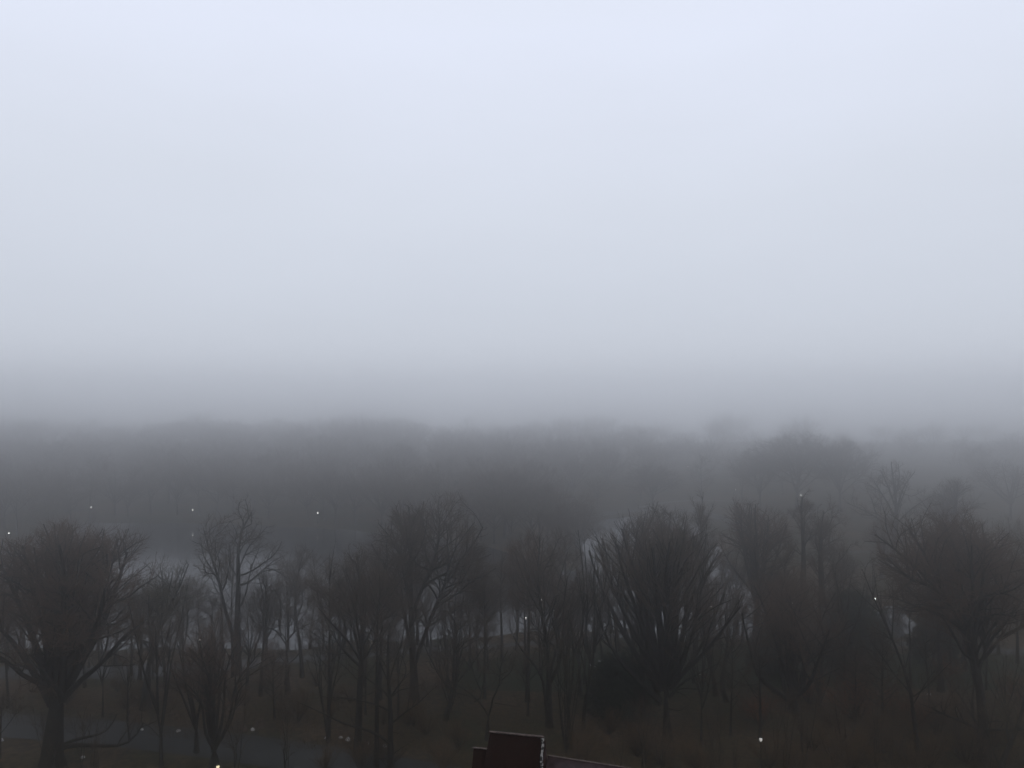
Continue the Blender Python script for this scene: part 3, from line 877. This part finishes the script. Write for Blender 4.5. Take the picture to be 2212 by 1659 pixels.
# ------------------------------------------------------------------ evergreens
def evergreen(x, y, top, xl, xr, label, conical=False, seed=1):
    rng = np.random.default_rng(seed)
    bx, d = G(x, y); s = d / F / DISP
    h = (y - top) * s; r = (xr - xl) / 2 * s
    n = 26
    tr = MB(); tr.tube([(0, 0, -.4), (0, 0, h * .5), (0, 0, h * .93)], [h * .022, h * .014, .03], 7)
    cr = MB()
    nb = 150
    f = rng.random(nb) ** .9
    z = h * (.08 + .88 * f)
    reach = r * ((1 - f) * 1.05 + .06 if conical else np.sqrt(np.clip(1 - (f * 1.02 - .25) ** 2 / .65, .05, 1))) * (.75 + .35 * rng.random(nb))
    a = rng.random(nb) * 6.283
    P = np.zeros((nb, 5, 3)); tt = np.linspace(0, 1, 5)
    P[:, :, 0] = (np.cos(a) * reach)[:, None] * tt; P[:, :, 1] = (np.sin(a) * reach)[:, None] * tt
    P[:, :, 2] = z[:, None] + (reach * .25)[:, None] * tt - (reach * .25)[:, None] * tt ** 2 * rng.random(nb)[:, None] * 2
    P += rng.normal(size=P.shape) * .08
    R = np.full((nb, 5), 1.) * np.linspace(.05, .015, 5)
    V, Q_ = tubes(P, R, 4); tr.add(V, Q_)
    P3, R3 = _grow(rng, P, R, 16, .15, .34, .7, .05, .2, 4, None, 0, .7)
    V, Q_ = tubes(P3, R3, 3); cr.add(V, Q_)
    P4, R4 = _grow(rng, P3, R3 * 2, 17, .0, 0, .8, .05, .2, 2, None, 0, 1, absl=.42, rmin=.03)
    V, T = cones(P4, R4); cr.add(V, None, T)
    root = empty('evergreen_tree', (bx, d, hz(bx, d)))
    link('trunk', tr.mesh('trunk', M['bark'], True), root)
    link('crown', cr.mesh('crown', M['needle']), root)
    tag(root, label, 'evergreen tree')
evergreen(1338, 1555, 1425, 1268, 1402, 'low wide dark green evergreen left of the vase tree trunk', seed=1)
evergreen(1836, 1458, 1282, 1762, 1902, 'large dark green evergreen between the broad tree and the pale water on the right', seed=2)
evergreen(2013, 1440, 1300, 1965, 2062, 'dark conical evergreen right of the pale water under the domed crown', True, seed=3)
evergreen(1655, 1462, 1382, 1618, 1696, 'small dark evergreen on the lawn behind the broad tree', seed=4)

# ------------------------------------------------------------------ far wood: single trees sharing a few meshes
protos = []
for i in range(7):
    rng = np.random.default_rng(100 + i)
    kind = ['dome', 'dome', 'vase', 'dome', 'leader', 'dome', 'open'][i]
    h = 17.0; rad = (7.6, 7.6, 6.2); cz = 10.6
    if kind == 'leader': rad = (5.5, 5.5, 7.2); cz = 9.6
    ENVX[0] = 0
    tr, ls = auto_limbs(rng, kind, h, cz, rad, .33)
    a_, b_ = make_tree(rng, kind, h, cz, rad, .33, tr, ls, dens=.42, low=True)
    protos.append((a_.mesh('far_trunk', M['bark'], True), b_.mesh('far_crown', M[['twig', 'twig_olive', 'twig', 'twig_red', 'twig', 'twig', 'twig_olive'][i]])))
FARG = 'bare trees of the wood across the lake'
def far_tree(x, y, i, sc, label, group=None, rz=0, wide=1.0, name='bare_tree'):
    r = empty(name, (x, y, hz(x, y)), rz)
    r.scale = (sc * wide, sc * wide, sc)
    link('trunk', protos[i][0], r); link('crown', protos[i][1], r)
    tag(r, label, 'tree', group)
rng = np.random.default_rng(5)
shore = [p for p in LAKE if p[1] > 205 and p[0] < 60 and p[0] > -260]
sh = np.array([G(*p) for p in [(1235, 1160), (1262, 1200), (1240, 1236), (1190, 1222), (1120, 1200), (1050, 1180), (950, 1162), (820, 1150), (687, 1139), (540, 1132), (418, 1130), (300, 1128), (190, 1128), (100, 1150), (10, 1182), (-200, 1190), (-500, 1195)]])
sl = np.concatenate([[0], np.cumsum(np.linalg.norm(np.diff(sh, axis=0), axis=1))])
pts = []
for q in np.arange(3, sl[-1], 7.5):
    x, y = np.interp(q, sl, sh[:, 0]) + rng.normal() * 1.5, np.interp(q, sl, sh[:, 1]) + rng.uniform(4, 12)
    if q < 45: y += 0
    if not inside(np.array([x]), np.array([y]), LP)[0]: pts.append((x, y))
n_shore = len(pts)
tries = 0
while len(pts) < 138 and tries < 60000:
    tries += 1
    y = 236 + (rng.random() ** 1.1) * 310
    x = rng.uniform(-.72, .72) * y
    if inside(np.array([x]), np.array([y]), LP)[0] or dist(np.array([x]), np.array([y]), LP)[0] < 3: continue
    u = (512 + x / y * 800) * DISP
    if u > 1240 and y < 300: continue
    if u > 1240 and (y < 400 or u > 1500) and rng.random() < .7: continue
    md = 15 + (y - 230) * .03
    if any((x - a) ** 2 + (y - b) ** 2 < md * md for a, b in pts): continue
    pts.append((x, y))
for k_, (x, y) in enumerate(pts):
    sc = rng.uniform(.62, .95) if k_ < n_shore else rng.uniform(.82, 1.22)
    far_tree(x, y, int(rng.integers(0, 7)), sc, 'bare tree blurred into the foggy wood beyond the far lake shore', FARG, rng.uniform(0, 6.28), rng.uniform(1.0, 1.4))
# the rest of that wood reads as one mass
wv = []; wt = []; wn_ = 0
Pb = []
for i in range(5):
    r_ = np.random.default_rng(400 + i)
    tr, ls = auto_limbs(r_, 'dome', 16, 8.6, (7.5, 7.5, 7.4), .3)
    Pl = np.stack([resample(l, 6) for l in ls]); Rl = np.full((len(Pl), 6), .10)
    P2, R2 = _grow(r_, Pl, Rl, 9, .1, .42, .7, .1, .15, 3, None, 0, .7)
    P3, R3 = _grow(r_, P2, R2, 9, .1, 0, .7, .1, .2, 2, None, 0, .9, absl=1.7, rmin=.03)
    V1, T1 = cones(P3, R3); V2, T2 = cones(P2[:, [0, 2]], R2); V3, T3 = cones(Pl[:, [0, 5]], Rl * 1.5)
    Pb.append((np.concatenate([V1, V2, V3]), np.concatenate([T1, T2 + len(V1), T3 + len(V1) + len(V2)])))
cnt = 0
while cnt < 900:
    y = rng.uniform(238, 590); x = rng.uniform(-.78, .78) * y
    u = (512 + x / y * 800) * DISP
    if u > 1230 and (y < 330 or rng.random() < min(.85, .4 + (u - 1230) / 900)): continue
    if inside(np.array([x]), np.array([y]), LP)[0] or dist(np.array([x]), np.array([y]), LP)[0] < 8: continue
    V, T = Pb[cnt % 5]
    a = rng.uniform(0, 6.28); sc = rng.uniform(.7, 1.1) * (1 if y < 440 else 1.05 + .28 * math.sin(x * .035 + y * .01) * math.sin(x * .013 + 2))
    ca, sa = math.cos(a) * sc, math.sin(a) * sc
    W2 = np.stack([V[:, 0] * ca - V[:, 1] * sa, V[:, 0] * sa + V[:, 1] * ca, V[:, 2] * sc], 1) + (x, y, hz(x, y))
    wv.append(W2.astype(np.float32)); wt.append(T + wn_); wn_ += len(V); cnt += 1
o = link('far_wood', mesh('far_wood', np.concatenate(wv), None, np.concatenate(wt), M['twig']))
tag(o, 'dense bare wood fading to one grey mass in the fog beyond the lake', 'woodland', kind='stuff')
_r = np.random.default_rng(71)
ENVX[0] = 0
_t, _l = auto_limbs(_r, 'dome', 17, 10.2, (8.2, 8.2, 6.8), .36)
_a, _b = make_tree(_r, 'dome', 17, 10.2, (8.2, 8.2, 6.8), .36, _t, _l, dens=1.5, low=True)
protos.append((_a.mesh('dense_trunk', M['bark'], True), _b.mesh('dense_crown', M['twig'])))
def far_at(x, y, top, i, label, wide=1.0, sc=None):
    bx, d = G(x, y); s = d / F / DISP
    far_tree(bx, d, i, (y - top) * s / 17, label, None, x * .01, wide)
far_at(1720, 1108, 952, 7, 'largest faint dome shaped tree rising above the foggy right horizon', 1.5)
far_at(1812, 1110, 966, 7, 'faint domed tree joined to the right side of the largest foggy dome', 1.3)
far_at(1640, 1106, 985, 7, 'faint lower tree on the left flank of the largest foggy dome', 1.2)
far_at(1410, 1104, 1018, 7, 'faint low domed tree above the curved shore path', 1.7)
far_at(1515, 1097, 992, 4, 'narrow faint tree with a clear trunk above the curved shore path', .9)
far_at(1290, 1100, 1030, 1, 'faint low tree at the left start of the curved shore path', 1.4)
far_at(2180, 1130, 1000, 5, 'faint tree at the foggy right edge above the rounded pale tree', 1.4)
far_at(1090, 1168, 1030, 7, 'dim broad tree on the wooded point right of the pale sycamore', 1.5)
far_at(1165, 1180, 1060, 7, 'dim rounded tree at the tip of the wooded point', 1.3)
far_at(1205, 1205, 1105, 7, 'brownish rounded tree at the water on the wooded point', 1.3)
far_at(860, 1150, 1040, 1, 'dim tree on the far shore above the tallest tree', 1.4)
# pale sycamore
bx, d = G(981, 1138); s = d / F / DISP
ENVX[0] = 0
lim = cropped(0, 0, 1.1302)([(980, 1138), (980, 1090), (978, 1060)], [(979, 1075), (965, 1045), (955, 1015)], [(979, 1070), (990, 1040), (1002, 1015)],
      [(978, 1060), (978, 1035), (985, 1008)], [(979, 1080), (1000, 1055), (1020, 1045)], [(979, 1085), (962, 1066), (944, 1052)])
lim = [[((px - 980) * s, 0, (1138 - py) * s) for px, py in l] for l in lim]
rng = np.random.default_rng(77)
ls = []
for l in lim[1:]:
    q = np.array(l); q[:, 1] = np.linspace(0, rng.uniform(-2, 2), len(q)); ls.append(q)
tr = resample(np.array(lim[0], float), 9)
a_, b_ = make_tree(rng, 'open', 15, 9, (5, 5, 5), .38, tr, ls, dens=.35, low=True)
put_tree('bare_tree', (bx, d - 14), a_, b_, 'bark_pale', 'bark_grey', 'ghostly pale barked sycamore on the far shore')

# ------------------------------------------------------------------ saplings, shrubs and undergrowth
def shrub_mesh(seed, h, spread_, n, kind='sapling', twig='twig'):
    rng = np.random.default_rng(seed)
    a = rng.random(n) * 6.283
    lean = rng.random(n) * spread_
    ln = h * (.6 + .4 * rng.random(n))
    P = np.zeros((n, 6, 3)); tt = np.linspace(0, 1, 6)
    P[:, :, 0] = (np.cos(a) * lean * ln)[:, None] * tt ** .9; P[:, :, 1] = (np.sin(a) * lean * ln)[:, None] * tt ** .9
    P[:, :, 2] = ln[:, None] * tt - .2
    P[:, 1:] += np.cumsum(rng.normal(size=(n, 5, 3)) * h * .018, axis=1)
    R = (ln * .006 + .008)[:, None] * np.linspace(1, .35, 6)
    st_, cr = MB(), MB()
    V, Q_ = tubes(P, R, 4); st_.add(V, Q_)
    P2, R2 = _grow(rng, P, R, 9, .25, .35, .55, .15, .2, 4, None, .05, .7)
    V, Q_ = tubes(P2, R2, 3); cr.add(V, Q_)
    P3, R3 = _grow(rng, P2, R2, 9, .1, 0, .6, .15, .2, 2, None, 0, .8, absl=h * .11, rmin=.007)
    V, T = cones(P3, R3); cr.add(V, None, T)
    return st_.mesh('stems', M['bark'], True), cr.mesh('twigs', M[twig])
sap = [shrub_mesh(200 + i, 7.5, .25, 3 + i % 3, twig='twig') for i in range(4)]
bush = [shrub_mesh(220 + i, 3.4, .75, 26, twig='russet') for i in range(3)]
bush2 = [shrub_mesh(230 + i, 3.2, .7, 26, twig='straw') for i in range(3)]
def put_shrub(name, pair, x, y, sc, label, cat, group, rz, wide=1):
    bx, d = G(x, y)
    r = empty(name, (bx, d, hz(bx, d)), rz); r.scale = (sc * wide, sc * wide, sc)
    link('stems', pair[0], r); link('twigs', pair[1], r)
    tag(r, label, cat, group)
rng = np.random.default_rng(9)
for x, y, sc, wd, lab in [(1845, 1560, 1.55, 1.9, 'wide russet bush right of the broad short trunked tree'),
                          (1955, 1590, 1.2, 1.5, 'russet bush before the leaning forked tree'),
                          (1745, 1530, .95, 1.3, 'russet bush at the foot of the broad tree'),
                          (1640, 1575, 1.0, 1.5, 'reddish bush left of the broad tree foot'),
                          (1860, 1480, 1.0, 1.5, 'reddish bush at the foot of the large evergreen'),
                          (1905, 1440, .8, 1.5, 'reddish bush at the end of the pale water'),
                          (2030, 1480, 1.0, 1.4, 'reddish bush at the foot of the stub trunk'),
                          (2200, 1540, 1.3, 1.4, 'brown bush on the right edge behind the double trunk')]:
    put_shrub('shrub', bush[int(rng.integers(0, 3))], x, y, sc, lab, 'shrub', 'reddish bushes under the right hand trees', rng.random() * 6, wd)
for i in range(34):
    x = rng.uniform(1240, 2230); y = rng.uniform(1590, 1700)
    put_shrub('shrub', bush2[i % 3], x, y, rng.uniform(.8, 1.3), 'brown leafless shrub in the thicket along the bottom right', 'shrub',
              'brown shrubs of the bottom thicket', rng.random() * 6, rng.uniform(1, 1.5))
for i in range(22):
    x = rng.uniform(560, 1060); y = rng.uniform(1560, 1690)
    if y > 1600 and x < 700: continue
    put_shrub('shrub', bush2[i % 3], x, y, rng.uniform(.6, 1.0), 'brown leafless shrub under the trees left of the brick roof', 'shrub',
              'brown shrubs left of the brick roof', rng.random() * 6, rng.uniform(1, 1.4))
for i in range(18):
    x = rng.uniform(0, 760); y = rng.uniform(1490, 1550)
    put_shrub('shrub', bush2[i % 3], x, y, rng.uniform(.5, .9), 'brown leafless shrub on the slope between the two left paths', 'shrub',
              'brown shrubs between the two left paths', rng.random() * 6, rng.uniform(1, 1.4))
for i in range(26):
    x = rng.uniform(1300, 2210) if i < 20 else rng.uniform(20, 760); y = rng.uniform(1640, 1720)
    put_shrub('sapling', sap[i % 4], x, y, rng.uniform(.7, 1.15),
              'thin dark sapling in the bottom right thicket' if i < 20 else 'thin dark sapling beside the bottom left path', 'sapling',
              'saplings of the bottom right thicket' if i < 20 else 'saplings beside the bottom left path', rng.random() * 6)

# dry stems and brambles nobody could count
n = 70000
u = rng.uniform(-60, 2270, n); v = rng.uniform(1480, 1760, n)
dd = H * F / (v / DISP - HORIZON); xx = (u / DISP - 512) / F * dd
keep = ~((u < 1000) & (v > 1556 + (u + 260) * .08)) & ~((u > 1020) & (v < 1515))
patch = np.sin(xx * .35 + 2) * np.sin(dd * .4 + xx * .12) + .5 * np.sin(xx * .9) * np.sin(dd * 1.1)
keep &= patch > -.35 + .5 * rng.random(n)
xx, dd = xx[keep], dd[keep]
P = np.zeros((len(xx), 2, 3)); P[:, 0, 0] = xx; P[:, 0, 1] = dd; P[:, 0, 2] = height(xx, dd) - .05
ln = rng.uniform(.4, 1.5, len(xx))
P[:, 1] = P[:, 0] + np.stack([rng.normal(size=len(xx)) * .35, rng.normal(size=len(xx)) * .35, np.ones(len(xx))], 1) * ln[:, None]
V, T = cones(P, np.full((len(xx), 2), .014))
o = link('undergrowth', mesh('undergrowth', V, None, T, M['straw']))
tag(o, 'dry stems and brambles covering the park floor under the trees', 'undergrowth', kind='stuff')

# ------------------------------------------------------------------ park lamps
M['iron'] = material('lamp_iron', (.015, .016, .016), .5, None, 1, .4)
def glow(name, col, st_):
    m = bpy.data.materials.new(name); m.use_nodes = True
    b = m.node_tree.nodes['Principled BSDF']
    b.inputs['Base Color'].default_value = (.8, .8, .8, 1)
    b.inputs['Emission Color'].default_value = (*col, 1); b.inputs['Emission Strength'].default_value = st_
    m.cycles.emission_sampling = 'NONE'
    return m
M['glow'] = glow('lamp_glow', (1, .98, .93), 4.5)
M['glow_dim'] = glow('lamp_glow_dim', (1, .98, .95), .55)
M['glow_warm'] = glow('lamp_glow_warm', (1, .85, .5), 1.3)
LB = {}
def lamp_meshes(warm='glow'):
    p = MB(); p.lathe([(.22, -.3), (.22, .12), (.14, .2), (.12, .5), (.075, .62), (.05, .8), (.045, 2.6), (.07, 2.72), (.1, 2.85), (.02, 2.86)], 10)
    g = MB(); g.lathe([(.02, 2.865), (.09, 2.9), (.145, 3.03), (.15, 3.13), (.12, 3.27), (.02, 3.28)], 12)
    c = MB(); c.lathe([(.16, 3.283), (.17, 3.31), (.09, 3.38), (.03, 3.42), (.035, 3.46), (.005, 3.54)], 10)
    return (p.mesh('post', M['iron'], True), g.mesh('lantern', M[warm], True), c.mesh('cap', M['iron'], True))
LM = {k: lamp_meshes(k) for k in ('glow', 'glow_warm', 'glow_dim')}
def lamp(x, y, d, label, warm='glow', base=None):
    """lamp head seen at x, y from d metres"""
    bx = (x / DISP - 512) / F * d
    zt = H - (y / DISP - HORIZON) * d / F        # height of the light
    r = empty('street_lamp', (bx, d, zt - 3.1))
    ms = LM[warm]
    link('post', ms[0], r); l = link('lantern', ms[1], r); link('cap', ms[2], r)
    tag(r, label, 'street lamp', 'lit park lamps')
def dl(y, hgt=3.9):
    return (H - hgt) * F / (y / DISP - HORIZON)
for x, y, lab in [(22, 1151, 'lit lamp on the far shore nearest the left edge'),
                  (199, 1095, 'lit lamp on the far shore above the huge domed tree'),
                  (138, 1079, 'dim lamp deep in the left wood, right of a dimmer one'),
                  (108, 1051, 'dimmest lamp highest in the left wood'),
                  (418, 1101, 'lit lamp on the far shore up left of the tall open tree'),
                  (687, 1107, 'lit lamp on the far shore between the tall open tree and the tallest tree'),
                  (1486, 1008, 'tiny lamp beside the narrow faint tree above the curved path'),
                  (1588, 1057, 'lit lamp below the largest foggy dome tree'),
                  (1587, 1022, 'dim lamp just above the lit lamp by the foggy dome'),
                  (1729, 1069, 'dim lamp under the middle of the largest foggy dome'),
                  (1171, 1293, 'yellowish lit lamp among twigs of the reddish slim tree'),
                  (1135, 1333, 'faint lamp behind the trunk of the reddish slim tree'),
                  (1314, 1320, 'bright white lamp at the left side of the vase shaped tree'),
                  (1534, 1310, 'small lamp at the right side of the vase shaped tree'),
                  (1710, 1300, 'bright lamp in the crown of the broad short trunked tree'),
                  (1887, 1292, 'white lamp right of the large evergreen'),
                  (435, 1380, 'dim yellow lamp inside the fan shaped tree crown'),
                  (197, 1390, 'small white lamp inside the huge domed tree crown'),
                  (786, 1538 * .85 + 0, 'small lamp behind the central cluster of trunks')][:18]:
    lamp(x, y, dl(y), lab)
lamp(475, 1651, dl(1651), 'warm yellow lamp at the foot of the fan shaped tree', 'glow_warm')
lamp(1640, 1592, dl(1592), 'pale lamp on a dark post in the bottom thicket right of the vase tree', 'glow_dim')
lamp(787, 1375, dl(1375), 'small lamp behind the central cluster of trunks')

# ------------------------------------------------------------------ old snow, stones and the white ring
def snow(x, y, w_, dep, label, seed, name='snow_patch', mat='snow', hgt=.14, cat='snow patch'):
    rng = np.random.default_rng(seed)
    bx, d = G(x, y); s = d / F / DISP
    m = MB(); n_, k = 20, 4
    a = np.arange(n_) * 6.283 / n_
    rr = 1 + .28 * np.sin(a * 2 + rng.random() * 6) + .18 * np.sin(a * 3 + rng.random() * 6) + .12 * rng.normal(size=n_)
    V = [(0, 0, hgt)]
    for f_, z in ((.45, hgt * .95), (.8, hgt * .6), (1, -.08)):
        V += [(math.cos(t_) * r_ * f_ * w_ * s / 2, math.sin(t_) * r_ * f_ * dep / 2, z + rng.normal() * hgt * .12 * (f_ < 1)) for t_, r_ in zip(a, rr)]
    T = [(0, 1 + i, 1 + (i + 1) % n_) for i in range(n_)]
    Q_ = [(1 + j * n_ + i, 1 + (j + 1) * n_ + i, 1 + (j + 1) * n_ + (i + 1) % n_, 1 + j * n_ + (i + 1) % n_) for j in range(2) for i in range(n_)]
    m.add(V, Q_, T)
    o = link(name, m.mesh(name, M[mat], True), None, (bx, d, hz(bx, d) + .06))
    tag(o, label, cat)
for i, (x, y, w_, dp, lab) in enumerate([
        (709, 1604, 16, .5, 'leftmost thin strip of the row of old snow beside the bottom path'),
        (738, 1603, 10, .4, 'thin snow bit second in the row beside the bottom path'),
        (754, 1606, 17, .9, 'largest snow patch in the row beside the bottom path'),
        (770, 1603, 8, .5, 'small snow bit touching the largest patch on its right'),
        (788, 1609, 13, .9, 'snow patch just left of the thick straight trunk'),
        (797, 1614, 8, .7, 'small snow lump overlapping the thick straight trunk'),
        (814, 1612, 11, .5, 'snow patch between the straight trunks'),
        (831, 1619, 15, .9, 'rightmost snow patch of the row beside the bottom path'),
        (549, 1587, 12, .7, 'snow patch on the slope right of the fan shaped tree'),
        (390, 1592, 11, 1.0, 'round white lump right of the slender two stemmed tree'),
        (312, 1590, 9, .5, 'white bit on the bottom left path left of the slender tree'),
        (185, 1652, 9, .7, 'white bit at the bottom by the huge domed tree trunk'),
        (10, 1614, 11, .7, 'white bit at the left edge of the bottom path'),
        (1508, 1467, 7, .5, 'single white bit on the lawn right of the vase tree'),
        (2002, 1509, 12, .5, 'pale bit under the leaning forked tree')]):
    snow(x, y, w_ * .85, dp * .8, lab, 300 + i)
M['boulder'] = material('boulder', (.09, .07, .06), .8, (.16, .12, .10), 2, .2, .3)
snow(565, 1580, 20, 1.6, 'tan boulder on the slope right of the fan shaped tree', 400, 'boulder', 'boulder', .9, 'boulder')
snow(528, 1588, 22, 1.2, 'low brown boulder left of the tan boulder', 401, 'boulder', 'boulder', .5, 'boulder')
# ring of white edging stones on the lawn
bx, d = G(1293, 1448)
ring = MB(); rng = np.random.default_rng(12)
for i in range(22):
    a = i * 6.283 / 22
    if i in (6, 7, 15): continue
    cx, cy = math.cos(a) * 1.15, math.sin(a) * 1.35
    n_ = 8; r_ = .17 + .05 * rng.random()
    ring.lathe([(.01, .2), (r_ * .7, .18), (r_, .08), (r_ * 1.05, -.1)], n_, (cx, cy, 0))
o = link('stone_ring', ring.mesh('stone_ring', M['snow'], True), None, (bx, d, hz(bx, d) + .03))
tag(o, 'oval ring of white edging stones on the dark lawn', 'stone ring')

# ------------------------------------------------------------------ the brick house below the camera
M['tile'] = material('red_clay_tile', (.026, .008, .005), .75, (.015, .005, .003), 14, .25, .3, 4)
M['coping'] = material('wet_coping', (.20, .16, .155), .45, (.12, .09, .09), 9, .4, .1)
M['brick'] = material('dark_brick', (.045, .022, .018), .85, (.028, .015, .013), 6, .2, .3)
M['lead'] = material('purple_slate', (.095, .065, .070), .5, (.060, .042, .046), 5, .4, .15)
M['flash'] = material('speckled_flashing', (.03, .03, .03), .6, (.55, .55, .56), 13, .4, .4, 4, .52, .56)
ang = -.225
yy = 24.7
def px(u_, v_, y_):
    return ((u_ - 512) / F * y_, H - (v_ - HORIZON) / F * y_)
x0, z0 = px(489.5, 729.5, yy)
root = empty('brick_house', (x0, yy, 0), ang)
tag(root, 'dark red tiled gable roof of a brick house rising into the bottom edge', 'house')
W_ = 1.70
zt = z0
def prism(profile, xa, xb):
    """extrude a y-z outline along x"""
    n_ = len(profile)
    V = [(xa, y_, z_) for y_, z_ in profile] + [(xb, y_, z_) for y_, z_ in profile]
    Q_ = [(i, (i + 1) % n_, n_ + (i + 1) % n_, n_ + i) for i in range(n_)]
    return V, Q_, n_
def solid(profile, xa, xb, m=None, skew=0):
    m = m or MB()
    V, Q_, n_ = prism(profile, xa, xb)
    V = [((x_ - skew * (zt - z_) if x_ == xa else x_), y_, z_) for x_, y_, z_ in V]
    T = [(0, i + 1, i) for i in range(1, n_ - 1)] + [(n_, n_ + i, n_ + i + 1) for i in range(1, n_ - 1)]
    m.add(V, Q_, T)
    return m
rf = solid([(0, zt - .02), (-.95, zt - 2.6), (-.95, zt - 4.2), (.95, zt - 4.2), (.95, zt - 2.6)], .03, W_ - .10, None, .14)
rf = link('roof', rf.mesh('roof', M['tile']), root)
cp = MB()
cp.tube([(.0, 0, zt - .005), (.5, 0, zt + .003), (1.1, 0, zt - .004), (W_, 0, zt)], [.035] * 4, 8)
link('ridge_cap', cp.mesh('ridge_cap', M['coping'], True), root)
vg = MB()
rng = np.random.default_rng(21)
for yy0, yy1, z1 in ((0, -.72, -1.9), (0, .62, -1.75)):
    pts_ = [(W_ - .03 + rng.normal() * .006, yy0 + (yy1 - yy0) * t_, zt - .04 + z1 * t_) for t_ in np.linspace(0, 1, 9)]
    vg.tube(pts_, [.045 + .012 * rng.random() for _ in pts_], 6)
link('flashing', vg.mesh('flashing', M['flash'], True), root)
gb = solid([(0, zt - .1), (-.9, zt - 2.62), (-.9, zt - 4.2), (.9, zt - 4.2), (.9, zt - 2.62)], W_ - .098, W_ + .05)
link('gable', gb.mesh('gable', M['brick']), root)
# lower step on the left
xs, zs = px(474, 745.5, yy + .1)
lw = solid([(.0, zs - .02), (-.7, zs - 2.0), (-.7, zs - 3.6), (.5, zs - 3.6), (.5, zs - 1.6)], -.50, .02)
link('roof', lw.mesh('step_roof', M['tile']), root)
cp = MB(); cp.tube([(-.52, 0, zs), (-.2, 0, zs + .004), (.0, 0, zs - .004)], [.028] * 3, 8)
link('ridge_cap', cp.mesh('step_ridge', M['coping'], True), root)
# long low roof running off to the right
xr_, zr_ = px(548, 755.5, yy - .45)
def sag(mb):
    for V in mb.V: V[:, 2] -= np.clip(V[:, 0] - W_ - .1, 0, 20) * .056
    return mb
lr = solid([(.12, zr_), (-.55, zr_ - .42), (-.55, zr_ - 2.4), (.45, zr_ - 2.4), (.45, zr_ - .5)], W_ + .10, W_ + 9)
link('roof', sag(lr).mesh('side_roof', M['lead']), root)
cp = MB(); cp.tube([(W_ + .10, .12, zr_ + .005), (W_ + 3, .12, zr_ + .01), (W_ + 9, .12, zr_ + .005)], [.022] * 3, 8)
link('ridge_cap', sag(cp).mesh('side_ridge', M['coping'], True), root)
wl = MB(); wl.box(-6, W_ + 10, -9, .6, -.5, zt - 3.3)
link('wall', wl.mesh('wall', M['brick']), root)
M['pane'] = material('window_glass', (.02, .022, .025), .1, None, 1, .6)
for fl in range(7):
    for k in range(5):
        wn = MB(); wx = -4.5 + k * 3.1; wz = 2 + fl * 3.3
        wn.box(wx, wx + 1.1, .6, .68, wz, wz + 1.7)
        wo = link('window', wn.mesh('window', M['coping']), root)
        pn = MB(); pn.box(wx + .08, wx + 1.02, .683, .70, wz + .08, wz + 1.62)
        link('pane', pn.mesh('pane', M['pane']), wo)

# ------------------------------------------------------------------ the foggy air
TOP = 51.0
hb = MB(); hb.box(-1500, 1500, -650, 640, -2.6, TOP)
m = bpy.data.materials.new('haze'); m.use_nodes = True
t = m.node_tree; t.nodes.clear()
ou = t.nodes.new('ShaderNodeOutputMaterial'); vo = t.nodes.new('ShaderNodeVolumePrincipled')
t.links.new(vo.outputs[0], ou.inputs['Volume'])
vo.inputs['Color'].default_value = (.985, .988, .995, 1)
vo.inputs['Density'].default_value = .0052
vo.inputs['Anisotropy'].default_value = .946
o = link('haze', hb.mesh('haze', m))
tag(o, kind='stuff')
tag(o, 'even grey fog filling the air over the park and lake', 'fog')
print('hero trees', COUNT[0], 'far', len(pts), 'verts', sum(len(me.vertices) for me in bpy.data.meshes))
